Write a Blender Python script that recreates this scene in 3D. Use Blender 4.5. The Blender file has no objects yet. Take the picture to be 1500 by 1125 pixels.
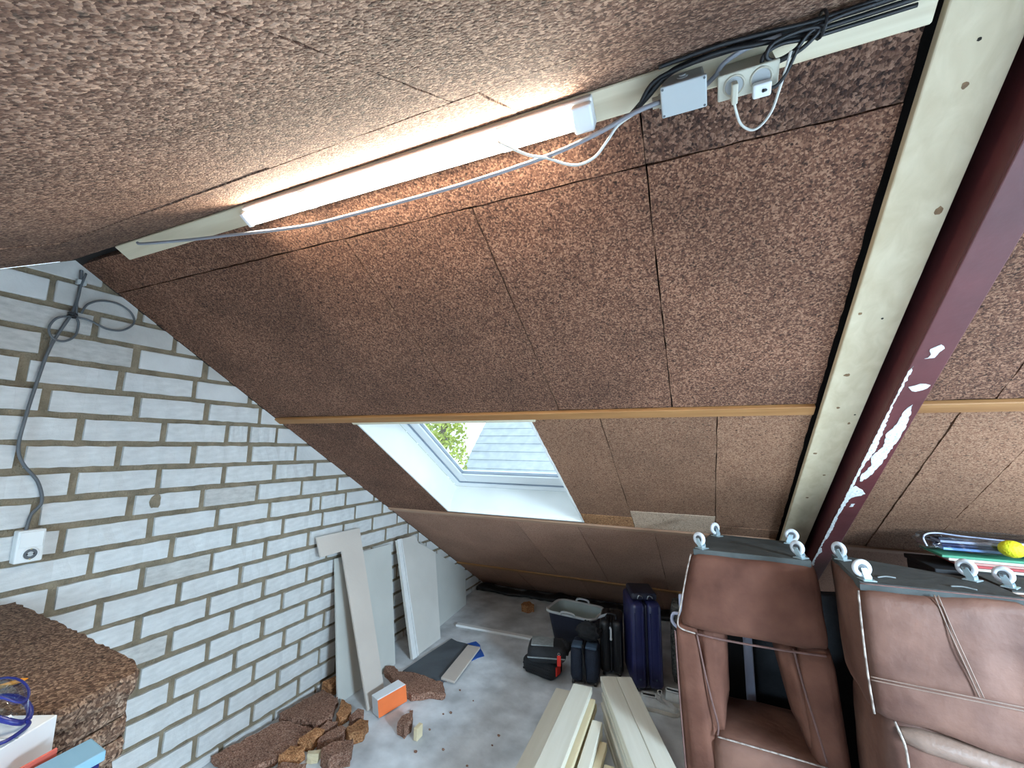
import bpy, bmesh, math, random
from mathutils import Vector, Matrix, noise
random.seed(7)
SC = bpy.context.scene
COL = SC.collection

# ---------------------------------------------------------------- camera, world, light, exposure
cam = bpy.data.cameras.new('camera'); cam_o = bpy.data.objects.new('camera', cam); COL.objects.link(cam_o)
cam.sensor_width = 36.0; cam.lens = 613.88 / 1500 * 36.0; cam.clip_start = 0.02
YAW, PITCH, ROLL = 0.407137, 0.147016, 0.009187
fwd = Vector((-math.sin(YAW) * math.cos(PITCH), math.cos(YAW) * math.cos(PITCH), math.sin(PITCH)))
rgt = Vector((math.cos(YAW), math.sin(YAW), 0)); upv = rgt.cross(fwd)
rgt2 = math.cos(ROLL) * rgt + math.sin(ROLL) * upv; upv2 = rgt2.cross(fwd)
cam_o.matrix_world = Matrix(((rgt2.x, upv2.x, -fwd.x, 2.7), (rgt2.y, upv2.y, -fwd.y, -0.973),
                             (rgt2.z, upv2.z, -fwd.z, 1.85), (0, 0, 0, 1)))
SC.camera = cam_o
SC.view_settings.view_transform = 'Standard'; SC.view_settings.look = 'None'
SC.view_settings.gamma = 1.0; SC.view_settings.use_curve_mapping = False
SC.view_settings.exposure = -0.12
LAMP_EMIT = 150.0
REAR_POWER = 1450.0
LOW_POWER = 150.0

w = bpy.data.worlds.new('world'); SC.world = w; w.use_nodes = True
bg = w.node_tree.nodes['Background']
bg.inputs[0].default_value = (0.74, 0.87, 1.0, 1); bg.inputs[1].default_value = 3.0

# roof geometry
TAN = 0.60905; ANG = math.atan(TAN); CA, SA = math.cos(ANG), math.sin(ANG)
H = 2.689                   # main slope passes through y=0, z=H
AY, AZ = -0.05, 2.7195      # ridge apex
def main_pt(x, s, o=0.0):   # s down the slope, o into the room
    return Vector((x, s * CA - o * SA, H - s * SA - o * CA))
def opp_pt(x, s, o=0.0):    # far side of the ridge, towards the camera
    return Vector((x, AY - s * CA + o * SA, AZ - s * SA - o * CA))
XR = 8.0                    # far end of the attic

def area_light(name, c, n, size_x, size_y, power, color):
    l = bpy.data.lights.new(name, 'AREA'); l.shape = 'RECTANGLE'; l.size = size_x; l.size_y = size_y
    l.energy = power; l.color = color
    o = bpy.data.objects.new(name, l); COL.objects.link(o)
    z = -n.normalized(); x = Vector((1, 0, 0)); y = z.cross(x)
    o.matrix_world = Matrix(((x.x, y.x, z.x, c.x), (x.y, y.y, z.y, c.y), (x.z, y.z, z.z, c.z), (0, 0, 0, 1)))
    return o
# daylight that comes in through the second skylight, in the slope behind the camera
R_X0, R_X1, R_S0, R_S1 = 5.5, 6.8, 0.9, 2.35
area_light('rear_skylight_daylight', opp_pt((R_X0 + R_X1) / 2, (R_S0 + R_S1) / 2, -0.10), Vector((0, SA, -CA)),
           R_X1 - R_X0 - .1, R_S1 - R_S0 - .1, REAR_POWER, (0.63, 0.81, 1.0))
Q_X0, Q_X1, Q_S0, Q_S1 = .80, 2.10, 2.0, 3.1
area_light('low_skylight_daylight', opp_pt((Q_X0 + Q_X1) / 2, (Q_S0 + Q_S1) / 2, -.10), Vector((0, SA, -CA)), Q_X1 - Q_X0 - .1, Q_S1 - Q_S0 - .1, LOW_POWER, (0.56, 0.78, 1.0))

# ---------------------------------------------------------------- helpers
MATS = {}
def mat(name, col, rough=0.7, var=0.15, scale=8.0, bump=0.0, bscale=60.0, metal=0.0, col2=None, spec=0.5, stretch=None, detail=4.0):
    if name in MATS: return MATS[name]
    m = bpy.data.materials.new(name); m.use_nodes = True; nt = m.node_tree; N = nt.nodes; L = nt.links
    p = N['Principled BSDF']; p.inputs['Roughness'].default_value = rough; p.inputs['Metallic'].default_value = metal
    p.inputs['Specular IOR Level'].default_value = spec
    tc = N.new('ShaderNodeTexCoord'); src = tc.outputs['Object']
    if stretch:
        mp = N.new('ShaderNodeMapping'); mp.inputs['Scale'].default_value = stretch; L.new(src, mp.inputs[0]); src = mp.outputs[0]
    nz = N.new('ShaderNodeTexNoise'); nz.inputs['Scale'].default_value = scale; nz.inputs['Detail'].default_value = detail; L.new(src, nz.inputs['Vector'])
    r = N.new('ShaderNodeValToRGB'); L.new(nz.outputs['Fac'], r.inputs[0])
    c1 = [max(0, c * (1 - var)) for c in col]; c2 = list(col2) if col2 else [min(1, c * (1 + var)) for c in col]
    r.color_ramp.elements[0].position = .32; r.color_ramp.elements[1].position = .68
    r.color_ramp.elements[0].color = (*c1, 1); r.color_ramp.elements[1].color = (*c2, 1)
    L.new(r.outputs[0], p.inputs['Base Color'])
    if bump > 0:
        nb = N.new('ShaderNodeTexNoise'); nb.inputs['Scale'].default_value = bscale; nb.inputs['Detail'].default_value = 5; L.new(src, nb.inputs['Vector'])
        b = N.new('ShaderNodeBump'); b.inputs['Strength'].default_value = bump; b.inputs['Distance'].default_value = .01
        L.new(nb.outputs['Fac'], b.inputs['Height']); L.new(b.outputs[0], p.inputs['Normal'])
    MATS[name] = m
    return m

def chip_mat(name, dark, mid, light, scale, bump, big=.25):
    """pressed wood-chip board: flakes, each with a tone of its own, and fine relief"""
    m = bpy.data.materials.new(name); m.use_nodes = True; nt = m.node_tree; N = nt.nodes; L = nt.links
    p = N['Principled BSDF']; p.inputs['Roughness'].default_value = .85; p.inputs['Specular IOR Level'].default_value = .3
    tc = N.new('ShaderNodeTexCoord')
    wn = N.new('ShaderNodeTexNoise'); wn.inputs['Scale'].default_value = scale * .6; L.new(tc.outputs['Object'], wn.inputs['Vector'])
    mx = N.new('ShaderNodeMixRGB'); mx.blend_type = 'ADD'; mx.inputs[0].default_value = 1.2 / scale
    L.new(tc.outputs['Object'], mx.inputs[1]); L.new(wn.outputs['Color'], mx.inputs[2])
    v = N.new('ShaderNodeTexVoronoi'); v.inputs['Scale'].default_value = scale; L.new(mx.outputs[0], v.inputs['Vector'])
    sep = N.new('ShaderNodeSeparateColor'); L.new(v.outputs['Color'], sep.inputs[0])
    r = N.new('ShaderNodeValToRGB'); e = r.color_ramp.elements
    e[0].position = 0.0; e[0].color = (*dark, 1); e[1].position = 1.0; e[1].color = (*light, 1)
    k = e.new(.5); k.color = (*mid, 1); L.new(sep.outputs[0], r.inputs[0])
    nz = N.new('ShaderNodeTexNoise'); nz.inputs['Scale'].default_value = 3.0; nz.inputs['Detail'].default_value = 5; L.new(tc.outputs['Object'], nz.inputs['Vector'])
    mr = N.new('ShaderNodeMapRange'); mr.inputs['From Min'].default_value = .3; mr.inputs['From Max'].default_value = .7
    mr.inputs['To Min'].default_value = 1 - big; mr.inputs['To Max'].default_value = 1 + big; L.new(nz.outputs['Fac'], mr.inputs[0])
    oi = N.new('ShaderNodeObjectInfo'); m2 = N.new('ShaderNodeMath'); m2.operation = 'MULTIPLY_ADD'
    m2.inputs[1].default_value = .22; m2.inputs[2].default_value = .89; L.new(oi.outputs['Random'], m2.inputs[0])
    m3 = N.new('ShaderNodeMath'); m3.operation = 'MULTIPLY'; L.new(mr.outputs[0], m3.inputs[0]); L.new(m2.outputs[0], m3.inputs[1])
    vm = N.new('ShaderNodeVectorMath'); vm.operation = 'SCALE'; L.new(r.outputs[0], vm.inputs[0]); L.new(m3.outputs[0], vm.inputs['Scale'])
    ve = N.new('ShaderNodeTexNoise'); ve.inputs['Scale'].default_value = scale * .45; ve.inputs['Detail'].default_value = 2; L.new(tc.outputs['Object'], ve.inputs['Vector'])
    cr = N.new('ShaderNodeMapRange'); cr.inputs['From Min'].default_value = .30; cr.inputs['From Max'].default_value = .42
    cr.inputs['To Min'].default_value = .30; cr.inputs['To Max'].default_value = 1.0; L.new(ve.outputs['Fac'], cr.inputs[0])  # shade of crevices between flakes, put into the colour as dark pits
    v2 = N.new('ShaderNodeVectorMath'); v2.operation = 'SCALE'; L.new(vm.outputs[0], v2.inputs[0]); L.new(cr.outputs[0], v2.inputs['Scale'])
    L.new(v2.outputs[0], p.inputs['Base Color'])
    sm = N.new('ShaderNodeMath'); sm.operation = 'SUBTRACT'; L.new(sep.outputs[1], sm.inputs[0]); L.new(v.outputs['Distance'], sm.inputs[1])
    b = N.new('ShaderNodeBump'); b.inputs['Strength'].default_value = bump; b.inputs['Distance'].default_value = .6 / scale
    L.new(sm.outputs[0], b.inputs['Height']); L.new(b.outputs[0], p.inputs['Normal'])
    MATS[name] = m
    return m

def wood_mat(name, c1, c2, scale=1.0, rough=.6, axis='x'):
    m = bpy.data.materials.new(name); m.use_nodes = True; nt = m.node_tree; N = nt.nodes; L = nt.links
    p = N['Principled BSDF']; p.inputs['Roughness'].default_value = rough
    tc = N.new('ShaderNodeTexCoord'); mp = N.new('ShaderNodeMapping'); L.new(tc.outputs['Object'], mp.inputs[0])
    s = {'x': (.8, 14, 14), 'y': (14, .8, 14), 'z': (14, 14, .8)}[axis]
    mp.inputs['Scale'].default_value = [k * scale for k in s]
    nz = N.new('ShaderNodeTexNoise'); nz.inputs['Scale'].default_value = 2.2; nz.inputs['Detail'].default_value = 6; nz.inputs['Distortion'].default_value = .6
    L.new(mp.outputs[0], nz.inputs['Vector'])
    r = N.new('ShaderNodeValToRGB'); L.new(nz.outputs['Fac'], r.inputs[0])
    r.color_ramp.elements[0].position = .3; r.color_ramp.elements[1].position = .7
    r.color_ramp.elements[0].color = (*c1, 1); r.color_ramp.elements[1].color = (*c2, 1)
    oi = N.new('ShaderNodeObjectInfo'); m2 = N.new('ShaderNodeMath'); m2.operation = 'MULTIPLY_ADD'
    m2.inputs[1].default_value = .16; m2.inputs[2].default_value = .92; L.new(oi.outputs['Random'], m2.inputs[0])
    vm = N.new('ShaderNodeVectorMath'); vm.operation = 'SCALE'; L.new(r.outputs[0], vm.inputs[0]); L.new(m2.outputs[0], vm.inputs['Scale'])
    L.new(vm.outputs[0], p.inputs['Base Color'])
    b = N.new('ShaderNodeBump'); b.inputs['Strength'].default_value = .15; b.inputs['Distance'].default_value = .003
    L.new(nz.outputs['Fac'], b.inputs['Height']); L.new(b.outputs[0], p.inputs['Normal'])
    MATS[name] = m
    return m

def emit_mat(name, col, strength):
    m = bpy.data.materials.new(name); m.use_nodes = True; p = m.node_tree.nodes['Principled BSDF']
    p.inputs['Base Color'].default_value = (.9, .9, .9, 1)
    p.inputs['Emission Color'].default_value = (*col, 1); p.inputs['Emission Strength'].default_value = strength
    MATS[name] = m
    return m

def glass_mat(name, tint, gloss=.08, rough=.05):
    m = bpy.data.materials.new(name); m.use_nodes = True; nt = m.node_tree; N = nt.nodes; L = nt.links
    N.remove(N['Principled BSDF'])
    t = N.new('ShaderNodeBsdfTransparent'); t.inputs[0].default_value = (*tint, 1)
    g = N.new('ShaderNodeBsdfGlossy'); g.inputs['Roughness'].default_value = rough
    mx = N.new('ShaderNodeMixShader'); mx.inputs[0].default_value = gloss; L.new(t.outputs[0], mx.inputs[1]); L.new(g.outputs[0], mx.inputs[2])
    L.new(mx.outputs[0], N['Material Output'].inputs[0]); MATS[name] = m
    return m

def root_loc(p):
    v = Vector((0, 0, 0))
    while p is not None: v += p.location; p = p.parent
    return v
def link(name, me, m, parent=None, smooth=False):
    if m is not None and not me.materials: me.materials.append(MATS[m] if isinstance(m, str) else m)
    if smooth:
        for f in me.polygons: f.use_smooth = True
    o = bpy.data.objects.new(name, me); COL.objects.link(o)
    if parent: o.parent = parent
    return o
def obj(name, bm, m, parent=None, smooth=False):
    """bm in world coordinates (or local to a root that still sits at the origin)"""
    off = root_loc(parent)
    if off.length > 0: bmesh.ops.translate(bm, verts=bm.verts, vec=-off)
    bmesh.ops.recalc_face_normals(bm, faces=bm.faces)
    me = bpy.data.meshes.new(name); bm.to_mesh(me); bm.free()
    return link(name, me, m, parent, smooth)
def tag(o, label, cat, group=None):
    o['label'] = label; o['category'] = cat
    if group: o['group'] = group
    return o
def struct(o, label=None):
    o['kind'] = 'structure'
    if label: o['label'] = label
    return o
def thing(name, label, cat, loc=(0, 0, 0), group=None):
    o = bpy.data.objects.new(name, None); COL.objects.link(o); o.location = loc; o.empty_display_size = .1
    return tag(o, label, cat, group)
def NB(): return bmesh.new()

def hexa(bm, c, bevel=0.0, seg=2):
    """c: 8 corners, bottom ring (4) then top ring (4)"""
    t = bmesh.new(); v = [t.verts.new(Vector(p)) for p in c]
    for f in ((3, 2, 1, 0), (4, 5, 6, 7), (0, 1, 5, 4), (1, 2, 6, 5), (2, 3, 7, 6), (3, 0, 4, 7)): t.faces.new([v[i] for i in f])
    bmesh.ops.recalc_face_normals(t, faces=t.faces)
    if bevel > 0: bmesh.ops.bevel(t, geom=list(t.edges), offset=bevel, segments=seg, profile=.5, affect='EDGES', clamp_overlap=True)
    merge(bm, t); return bm
def merge(bm, t):
    me = bpy.data.meshes.new('tmp'); t.to_mesh(me); t.free(); bm.from_mesh(me); bpy.data.meshes.remove(me)
def box(bm, x0, x1, y0, y1, z0, z1, bevel=0.0, seg=2, M=None):
    c = [(x0, y0, z0), (x1, y0, z0), (x1, y1, z0), (x0, y1, z0), (x0, y0, z1), (x1, y0, z1), (x1, y1, z1), (x0, y1, z1)]
    if M is not None: c = [M @ Vector(p) for p in c]
    return hexa(bm, c, bevel, seg)
def sbox(bm, P, x0, x1, s0, s1, o0, o1, bevel=0.0, seg=2):
    """box in roof-slope coordinates"""
    c = [P(x0, s0, o0), P(x1, s0, o0), P(x1, s1, o0), P(x0, s1, o0), P(x0, s0, o1), P(x1, s0, o1), P(x1, s1, o1), P(x0, s1, o1)]
    return hexa(bm, c, bevel, seg)
def prism(bm, poly, d):
    """poly: list of 3-D points (flat), d: thickness vector"""
    a = [bm.verts.new(Vector(p)) for p in poly]; b = [bm.verts.new(Vector(p) + Vector(d)) for p in poly]
    bm.faces.new(a); bm.faces.new(b[::-1]); n = len(a)
    for i in range(n): bm.faces.new((a[i], b[i], b[(i + 1) % n], a[(i + 1) % n]))
    return bm
def smooth_path(pts, k=6):
    P = [Vector(p) for p in pts]; out = []
    for i in range(len(P) - 1):
        p0 = P[max(i - 1, 0)]; p1 = P[i]; p2 = P[i + 1]; p3 = P[min(i + 2, len(P) - 1)]
        for j in range(k):
            t = j / k; out.append(.5 * ((2 * p1) + (p2 - p0) * t + (2 * p0 - 5 * p1 + 4 * p2 - p3) * t * t + (3 * p1 - p0 - 3 * p2 + p3) * t ** 3))
    out.append(P[-1]); return out
def tube(bm, pts, r, n=7, smooth=True, k=6):
    P = smooth_path(pts, k) if smooth else [Vector(p) for p in pts]
    rings = []; up = Vector((0.123, .31, .94)).normalized()
    for i, p in enumerate(P):
        t = (P[min(i + 1, len(P) - 1)] - P[max(i - 1, 0)]).normalized()
        a = t.cross(up)
        if a.length < 1e-3: a = t.cross(Vector((1, 0, 0)))
        a.normalize(); b = t.cross(a); up = -b if False else up
        rings.append([bm.verts.new(p + r * (math.cos(q) * a + math.sin(q) * b)) for q in (2 * math.pi * j / n for j in range(n))])
    for i in range(len(rings) - 1):
        for j in range(n): bm.faces.new((rings[i][j], rings[i][(j + 1) % n], rings[i + 1][(j + 1) % n], rings[i + 1][j]))
    bm.faces.new(rings[0][::-1]); bm.faces.new(rings[-1])
    return bm
def cyl(bm, c, axis, r, h, n=20, r2=None):
    c = Vector(c); ax = Vector(axis).normalized(); a = ax.orthogonal().normalized(); b = ax.cross(a); r2 = r if r2 is None else r2
    A = []; B = []
    for j in range(n):
        q = 2 * math.pi * j / n; d = math.cos(q) * a + math.sin(q) * b
        A.append(bm.verts.new(c + r * d)); B.append(bm.verts.new(c + ax * h + r2 * d))
    bm.faces.new(A[::-1]); bm.faces.new(B)
    for j in range(n): bm.faces.new((A[j], A[(j + 1) % n], B[(j + 1) % n], B[j]))
    return bm
def torus(bm, c, axis, R, r, n=24, m=10):
    c = Vector(c); ax = Vector(axis).normalized(); a = ax.orthogonal().normalized(); b = ax.cross(a); V = []
    for i in range(n):
        q = 2 * math.pi * i / n; d = math.cos(q) * a + math.sin(q) * b
        V.append([bm.verts.new(c + d * (R + r * math.cos(t)) + ax * r * math.sin(t)) for t in (2 * math.pi * j / m for j in range(m))])
    for i in range(n):
        for j in range(m): bm.faces.new((V[i][j], V[(i + 1) % n][j], V[(i + 1) % n][(j + 1) % m], V[i][(j + 1) % m]))
    return bm
def ball(bm, c, rx, ry, rz, u=20, v=12, wob=0.0, sc=6.0, pw=1.0):
    t = bmesh.new(); bmesh.ops.create_uvsphere(t, u_segments=u, v_segments=v, radius=1)
    for w_ in t.verts:
        p = w_.co
        if pw != 1.0: p = Vector([math.copysign(abs(q) ** pw, q) for q in p])
        k = 1 + wob * noise.noise(p * sc * .3 + Vector(c) * 9)
        w_.co = Vector((c[0] + p.x * rx * k, c[1] + p.y * ry * k, c[2] + p.z * rz * k))
    merge(bm, t); return bm
def cushion(bm, c, bulge, n=10, r=.03, wr=.004, seedv=0.0):
    """padded block on 8 corners: every face subdivided, swollen in its middle, edges rounded"""
    t = bmesh.new(); hexa(t, c, 0)
    bmesh.ops.subdivide_edges(t, edges=list(t.edges), cuts=n, use_grid_fill=True)
    C = [Vector(p) for p in c]; cen = sum(C, Vector()) / 8
    Ax = ((C[1] - C[0]) + (C[2] - C[3]) + (C[5] - C[4]) + (C[6] - C[7])) / 8
    Ay = ((C[3] - C[0]) + (C[2] - C[1]) + (C[7] - C[4]) + (C[6] - C[5])) / 8
    Az = ((C[4] - C[0]) + (C[5] - C[1]) + (C[6] - C[2]) + (C[7] - C[3])) / 8
    Mi = Matrix((Ax, Ay, Az)).transposed().inverted()
    for v in t.verts:
        q = Mi @ (v.co - cen); L = [Ax.length, Ay.length, Az.length]; ax = [Ax, Ay, Az]
        d = Vector()
        for i in range(3):
            j, k = (i + 1) % 3, (i + 2) % 3
            if abs(q[i]) > .85:
                fj = max(0, 1 - q[j] ** 4); fk = max(0, 1 - q[k] ** 4)
                d += ax[i].normalized() * math.copysign(1, q[i]) * bulge * fj * fk
        for i in range(3):
            j = (i + 1) % 3
            ej = max(0, abs(q[i]) * L[i] - (L[i] - r)) / r; ek = max(0, abs(q[j]) * L[j] - (L[j] - r)) / r
            if ej > 0 and ek > 0:
                k = min(1, ej) * min(1, ek) * r * .3
                d -= ax[i].normalized() * math.copysign(k, q[i]) + ax[j].normalized() * math.copysign(k, q[j])
        d += d.normalized() * 0 if d.length == 0 else Vector()
        nn = noise.noise(v.co * 7 + Vector((seedv, 0, 0))) * wr
        v.co = v.co + d + (v.co - cen).normalized() * nn
    merge(bm, t); return bm
def ragged(poly, step, j, rnd):
    """outline with crumbly edges"""
    out = []
    for i in range(len(poly)):
        a = Vector(poly[i]); b = Vector(poly[(i + 1) % len(poly)]); n = max(1, int((b - a).length / step))
        for q in range(n):
            p = a.lerp(b, q / n)
            out.append(Vector((p.x + rnd.uniform(-j, j), p.y + rnd.uniform(-j, j))))
    return out
def slab(bm, poly2, z0, z1, rnd, step=.03, j=.006, layers=3):
    """crumbly-edged board lying flat: polygon in x,y"""
    base = ragged([Vector((p[0], p[1])) for p in poly2], step, j, rnd); n = len(base); rings = []
    cen = sum(base, Vector((0, 0))) / n
    for k in range(layers + 1):
        z = z0 + (z1 - z0) * k / layers
        sc = 1 - (.012 if k in (0, layers) else 0)
        rings.append([bm.verts.new((cen.x + (p.x - cen.x) * sc + rnd.uniform(-j, j) * .6, cen.y + (p.y - cen.y) * sc + rnd.uniform(-j, j) * .6,
                                    z + (rnd.uniform(-j, j) * .5 if 0 < k else 0))) for p in base])
    for k in range(layers):
        for i in range(n): bm.faces.new((rings[k][i], rings[k][(i + 1) % n], rings[k + 1][(i + 1) % n], rings[k + 1][i]))
    bm.faces.new(rings[0][::-1]); bm.faces.new(rings[-1])
    return bm

# ---------------------------------------------------------------- materials
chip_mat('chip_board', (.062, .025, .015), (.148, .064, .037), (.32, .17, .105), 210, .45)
chip_mat('chip_board_near', (.070, .033, .022), (.172, .088, .058), (.43, .27, .19), 185, .75)
chip_mat('chip_board_fine', (.15, .066, .036), (.25, .122, .070), (.38, .215, .13), 240, .4, .15)
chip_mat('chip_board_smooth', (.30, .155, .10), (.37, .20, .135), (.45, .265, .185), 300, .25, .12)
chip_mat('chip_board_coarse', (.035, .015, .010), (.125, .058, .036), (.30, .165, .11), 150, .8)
chip_mat('chip_board_orange', (.19, .075, .028), (.37, .165, .07), (.54, .29, .14), 170, .5)
chip_mat('chip_board_pale', (.42, .28, .19), (.52, .36, .25), (.62, .45, .33), 220, .3, .1)
chip_mat('chip_board_old', (.065, .034, .022), (.15, .088, .058), (.36, .245, .17), 165, .8)
chip_mat('chip_rubble', (.15, .068, .044), (.27, .138, .092), (.45, .28, .205), 190, .7)
mat('roof_dark', (.018, .012, .010), .9, .2)
mat('mortar', (.23, .185, .125), .95, .25, 14, .8, 120)
mat('brick_white', (.60, .60, .59), .75, .09, 5, .22, 45)
mat('brick_dark', (.49, .475, .45), .8, .14, 6, .25, 45)
mat('concrete', (.60, .625, .65), .7, .30, 4.2, .25, 22, col2=(.78, .81, .84), detail=9)
mat('plaster_wall', (.6, .6, .58), .9, .06, 4, .2, 60)
wood_mat('pine_planed', (.49, .385, .245), (.61, .50, .34), .7, axis='y')
wood_mat('pine_batten', (.66, .55, .38), (.78, .68, .50), 1, axis='x')
wood_mat('batten_orange', (.25, .105, .030), (.36, .17, .058), 1, axis='x')
wood_mat('batten_brown', (.33, .18, .11), (.43, .26, .165), 1, axis='x')
wood_mat('pine_fresh', (.72, .665, .54), (.80, .755, .64), .8, axis='y')
wood_mat('pine_yellow', (.66, .54, .33), (.76, .65, .44), .8, axis='y')
wood_mat('plywood', (.42, .32, .21), (.52, .41, .29), .8, axis='x')
mat('knot', (.20, .11, .05), .7, .3, 60)
mat('hole', (.02, .014, .01), .9, .1)
mat('steel_primer', (.115, .028, .029), .42, .16, 5, .12, 30)
mat('plaster_white', (.72, .72, .70), .9, .06, 30, .6, 80)
mat('paint_white', (.82, .83, .83), .4, .02, 3)
mat('lining_white', (.80, .79, .75), .6, .04, 3)
mat('seal_grey', (.25, .29, .34), .5, .1)
glass_mat('window_glass', (.95, .98, .98), .03)
glass_mat('clear_plastic', (.86, .91, .95), .22, .12)
glass_mat('blue_plastic', (.50, .72, .90), .2, .15)
mat('lid_blue', (.22, .42, .58), .3, .06)
glass_mat('goggle_lens', (.82, .9, .95), .2, .05)
mat('lamp_body', (.75, .77, .78), .4, .02)
emit_mat('lamp_tube', (1.0, .93, .76), LAMP_EMIT)
mat('plastic_grey', (.38, .39, .39), .45, .03)
mat('plastic_lightgrey', (.46, .48, .48), .4, .03)
mat('plastic_cream', (.48, .44, .35), .45, .03)
mat('plastic_ivory', (.56, .53, .43), .4, .03)
mat('plastic_white', (.78, .79, .78), .4, .03)
mat('cable_grey', (.10, .11, .12), .5, .1)
mat('cable_midgrey', (.30, .30, .33), .5, .1)
mat('cable_black', (.012, .012, .014), .45, .1)
mat('cable_white', (.68, .67, .62), .45, .05)
mat('brass', (.5, .42, .25), .35, .05, metal=1.0)
mat('steel_bright', (.6, .62, .64), .3, .05, metal=1.0)
mat('dark_hole', (.01, .01, .01), .8, .05)
mat('suede_brown', (.095, .034, .021), .8, .25, 4, .25, 40, col2=(.165, .070, .046), detail=7, spec=.25)
mat('leather_brown', (.115, .046, .030), .6, .25, 5, .3, 30, col2=(.195, .096, .067), detail=7, spec=.35)
mat('leather_pale', (.22, .14, .105), .5, .14, 9, .3, 40)
mat('leather_dark', (.085, .045, .045), .6, .15, 5, .25, 40)
mat('piping_worn', (.22, .15, .12), .7, .3, 40, col2=(.46, .39, .34))
mat('piping_dark', (.13, .065, .055), .7, .2, 30)
mat('underside_cloth', (.060, .066, .064), .85, .25, 7, .4, 25)
mat('caster_tyre', (.70, .72, .76), .45, .05)
mat('caster_plate', (.55, .68, .72), .35, .08, metal=.6)
mat('gypsum_front', (.60, .575, .53), .85, .05, 3, .1, 60)
mat('gypsum_pink', (.55, .485, .43), .85, .05, 3, .1, 60)
mat('gypsum_edge', (.74, .74, .73), .85, .05, 20, .2, 60)
mat('gypsum_green', (.52, .52, .485), .85, .05, 3, .1, 60)
mat('sheet_dark', (.075, .09, .105), .6, .2, 5, .3, 20)
mat('tarp_blue', (.02, .10, .42), .5, .15, 9)
mat('box_orange', (.90, .20, .055), .5, .05, 9)
mat('box_white', (.80, .83, .86), .6, .03, 4)
mat('navy_shell', (.020, .022, .085), .35, .12, 9, .08, 40)
mat('navy_dark', (.012, .013, .03), .5, .15, 9)
mat('black_shell', (.012, .012, .014), .4, .15, 9, .1, 60)
mat('black_fabric', (.014, .015, .018), .8, .2, 20, .4, 90)
mat('blue_fabric', (.015, .022, .042), .75, .2, 20, .4, 90)
mat('cap_blue', (.06, .10, .16), .5, .1)
mat('tag_red', (.85, .04, .025), .5, .05)
mat('tag_white', (.75, .76, .78), .5, .05)
mat('grey_pad', (.23, .25, .25), .8, .2, 30, .2, 60)
mat('tub_outside', (.012, .016, .035), .5, .1)
mat('tub_inside', (.36, .43, .43), .45, .06)
mat('tub_rim', (.58, .61, .62), .45, .05)
mat('foil_black', (.012, .012, .014), .35, .2, 9, .8, 14)
mat('shoe_white', (.74, .78, .80), .7, .08, 20, .2, 80)
mat('shoe_sole', (.62, .60, .56), .6, .06, 20)
mat('shoe_inside', (.06, .07, .08), .9, .1)
mat('lace', (.74, .76, .77), .8, .05)
mat('pencil_orange', (.85, .33, .03), .45, .05)
mat('goggle_blue', (.015, .02, .16), .35, .1)
mat('box_navy', (.012, .016, .14), .4, .1)
mat('strip_red', (.75, .16, .12), .5, .05)
mat('lilac_plastic', (.52, .53, .66), .45, .04)
mat('yellow_ball', (.78, .76, .02), .6, .04, 90, .5, 140)
mat('sleeve_blue', (.20, .36, .70), .5, .1)
mat('card_green', (.06, .28, .16), .6, .1)
mat('card_red', (.42, .05, .05), .6, .1)
mat('card_rose', (.45, .22, .19), .6, .1)
mat('card_cream', (.68, .64, .55), .6, .05)
mat('box_black', (.008, .008, .01), .7, .1)
mat('pattern_dark', (.012, .012, .014), .8, .9, 55, col2=(.14, .13, .11))
mat('leaf_yellow', (.42, .48, .10), .7, .25, 3)
mat('leaf_green', (.20, .33, .10), .7, .25, 3)
mat('bark', (.16, .12, .09), .9, .2)
mat('slate', (.42, .46, .50), .7, .12, 3)
mat('house_wall', (.50, .54, .58), .9, .08, 2)
mat('grass', (.12, .2, .06), .9, .2, 2)

# ---------------------------------------------------------------- the shell: floor, gable wall, roof slopes
Y_S = H / TAN               # where the main slope reaches the floor
Y_N = AY - AZ / TAN
b = NB(); box(b, -0.30, XR + .2, Y_N - .3, Y_S + .3, -.15, 0)
struct(obj('floor', b, 'concrete'), 'pale concrete attic floor with damp grey patches')

# gable wall: a mortar bed and the bricks on it, one by one
b = NB()
prism(b, [(-.008, Y_N, 0), (-.008, Y_S, 0), (-.008, 0, H), (-.008, AY, AZ)], (-.22, 0, 0))
wall = struct(obj('wall_left', b, 'mortar'), 'white brick gable wall with brown mortar joints')
PITCH_Z, BH, PITCH_Y, JT = .1273, .104, .3475, .029
phases = {2.17: .194, 2.043: .275, 1.915: .064, 1.79: .23, 1.67: .071, 1.54: -.041, 1.41: .06, 1.285: .18, 1.15: .055}
rb = random.Random(3)
proto = []
for k in range(6):
    b = NB(); bmesh.ops.create_cube(b, size=1.0)
    bmesh.ops.subdivide_edges(b, edges=[e for e in b.edges if abs((e.verts[0].co - e.verts[1].co).y) > .5], cuts=7)
    for v in b.verts:
        if v.co.x > 0:
            v.co.y *= 1 - .004 - rb.uniform(0, .022); v.co.z *= 1 - .01 - rb.uniform(0, .085)
        else: v.co.y *= 1.0
        v.co.x += rb.uniform(-.05, .05)
    me = bpy.data.meshes.new('brick_mesh'); bmesh.ops.recalc_face_normals(b, faces=b.faces); b.to_mesh(b and me); b.free()
    proto.append(me)
far_bm = NB(); nbr = 0
def roof_z(y): return H - TAN * y if y > 0 else min(H - TAN * y, AZ + TAN * (y - AY))
z_bed0 = .954 - 8 * PITCH_Z
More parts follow.
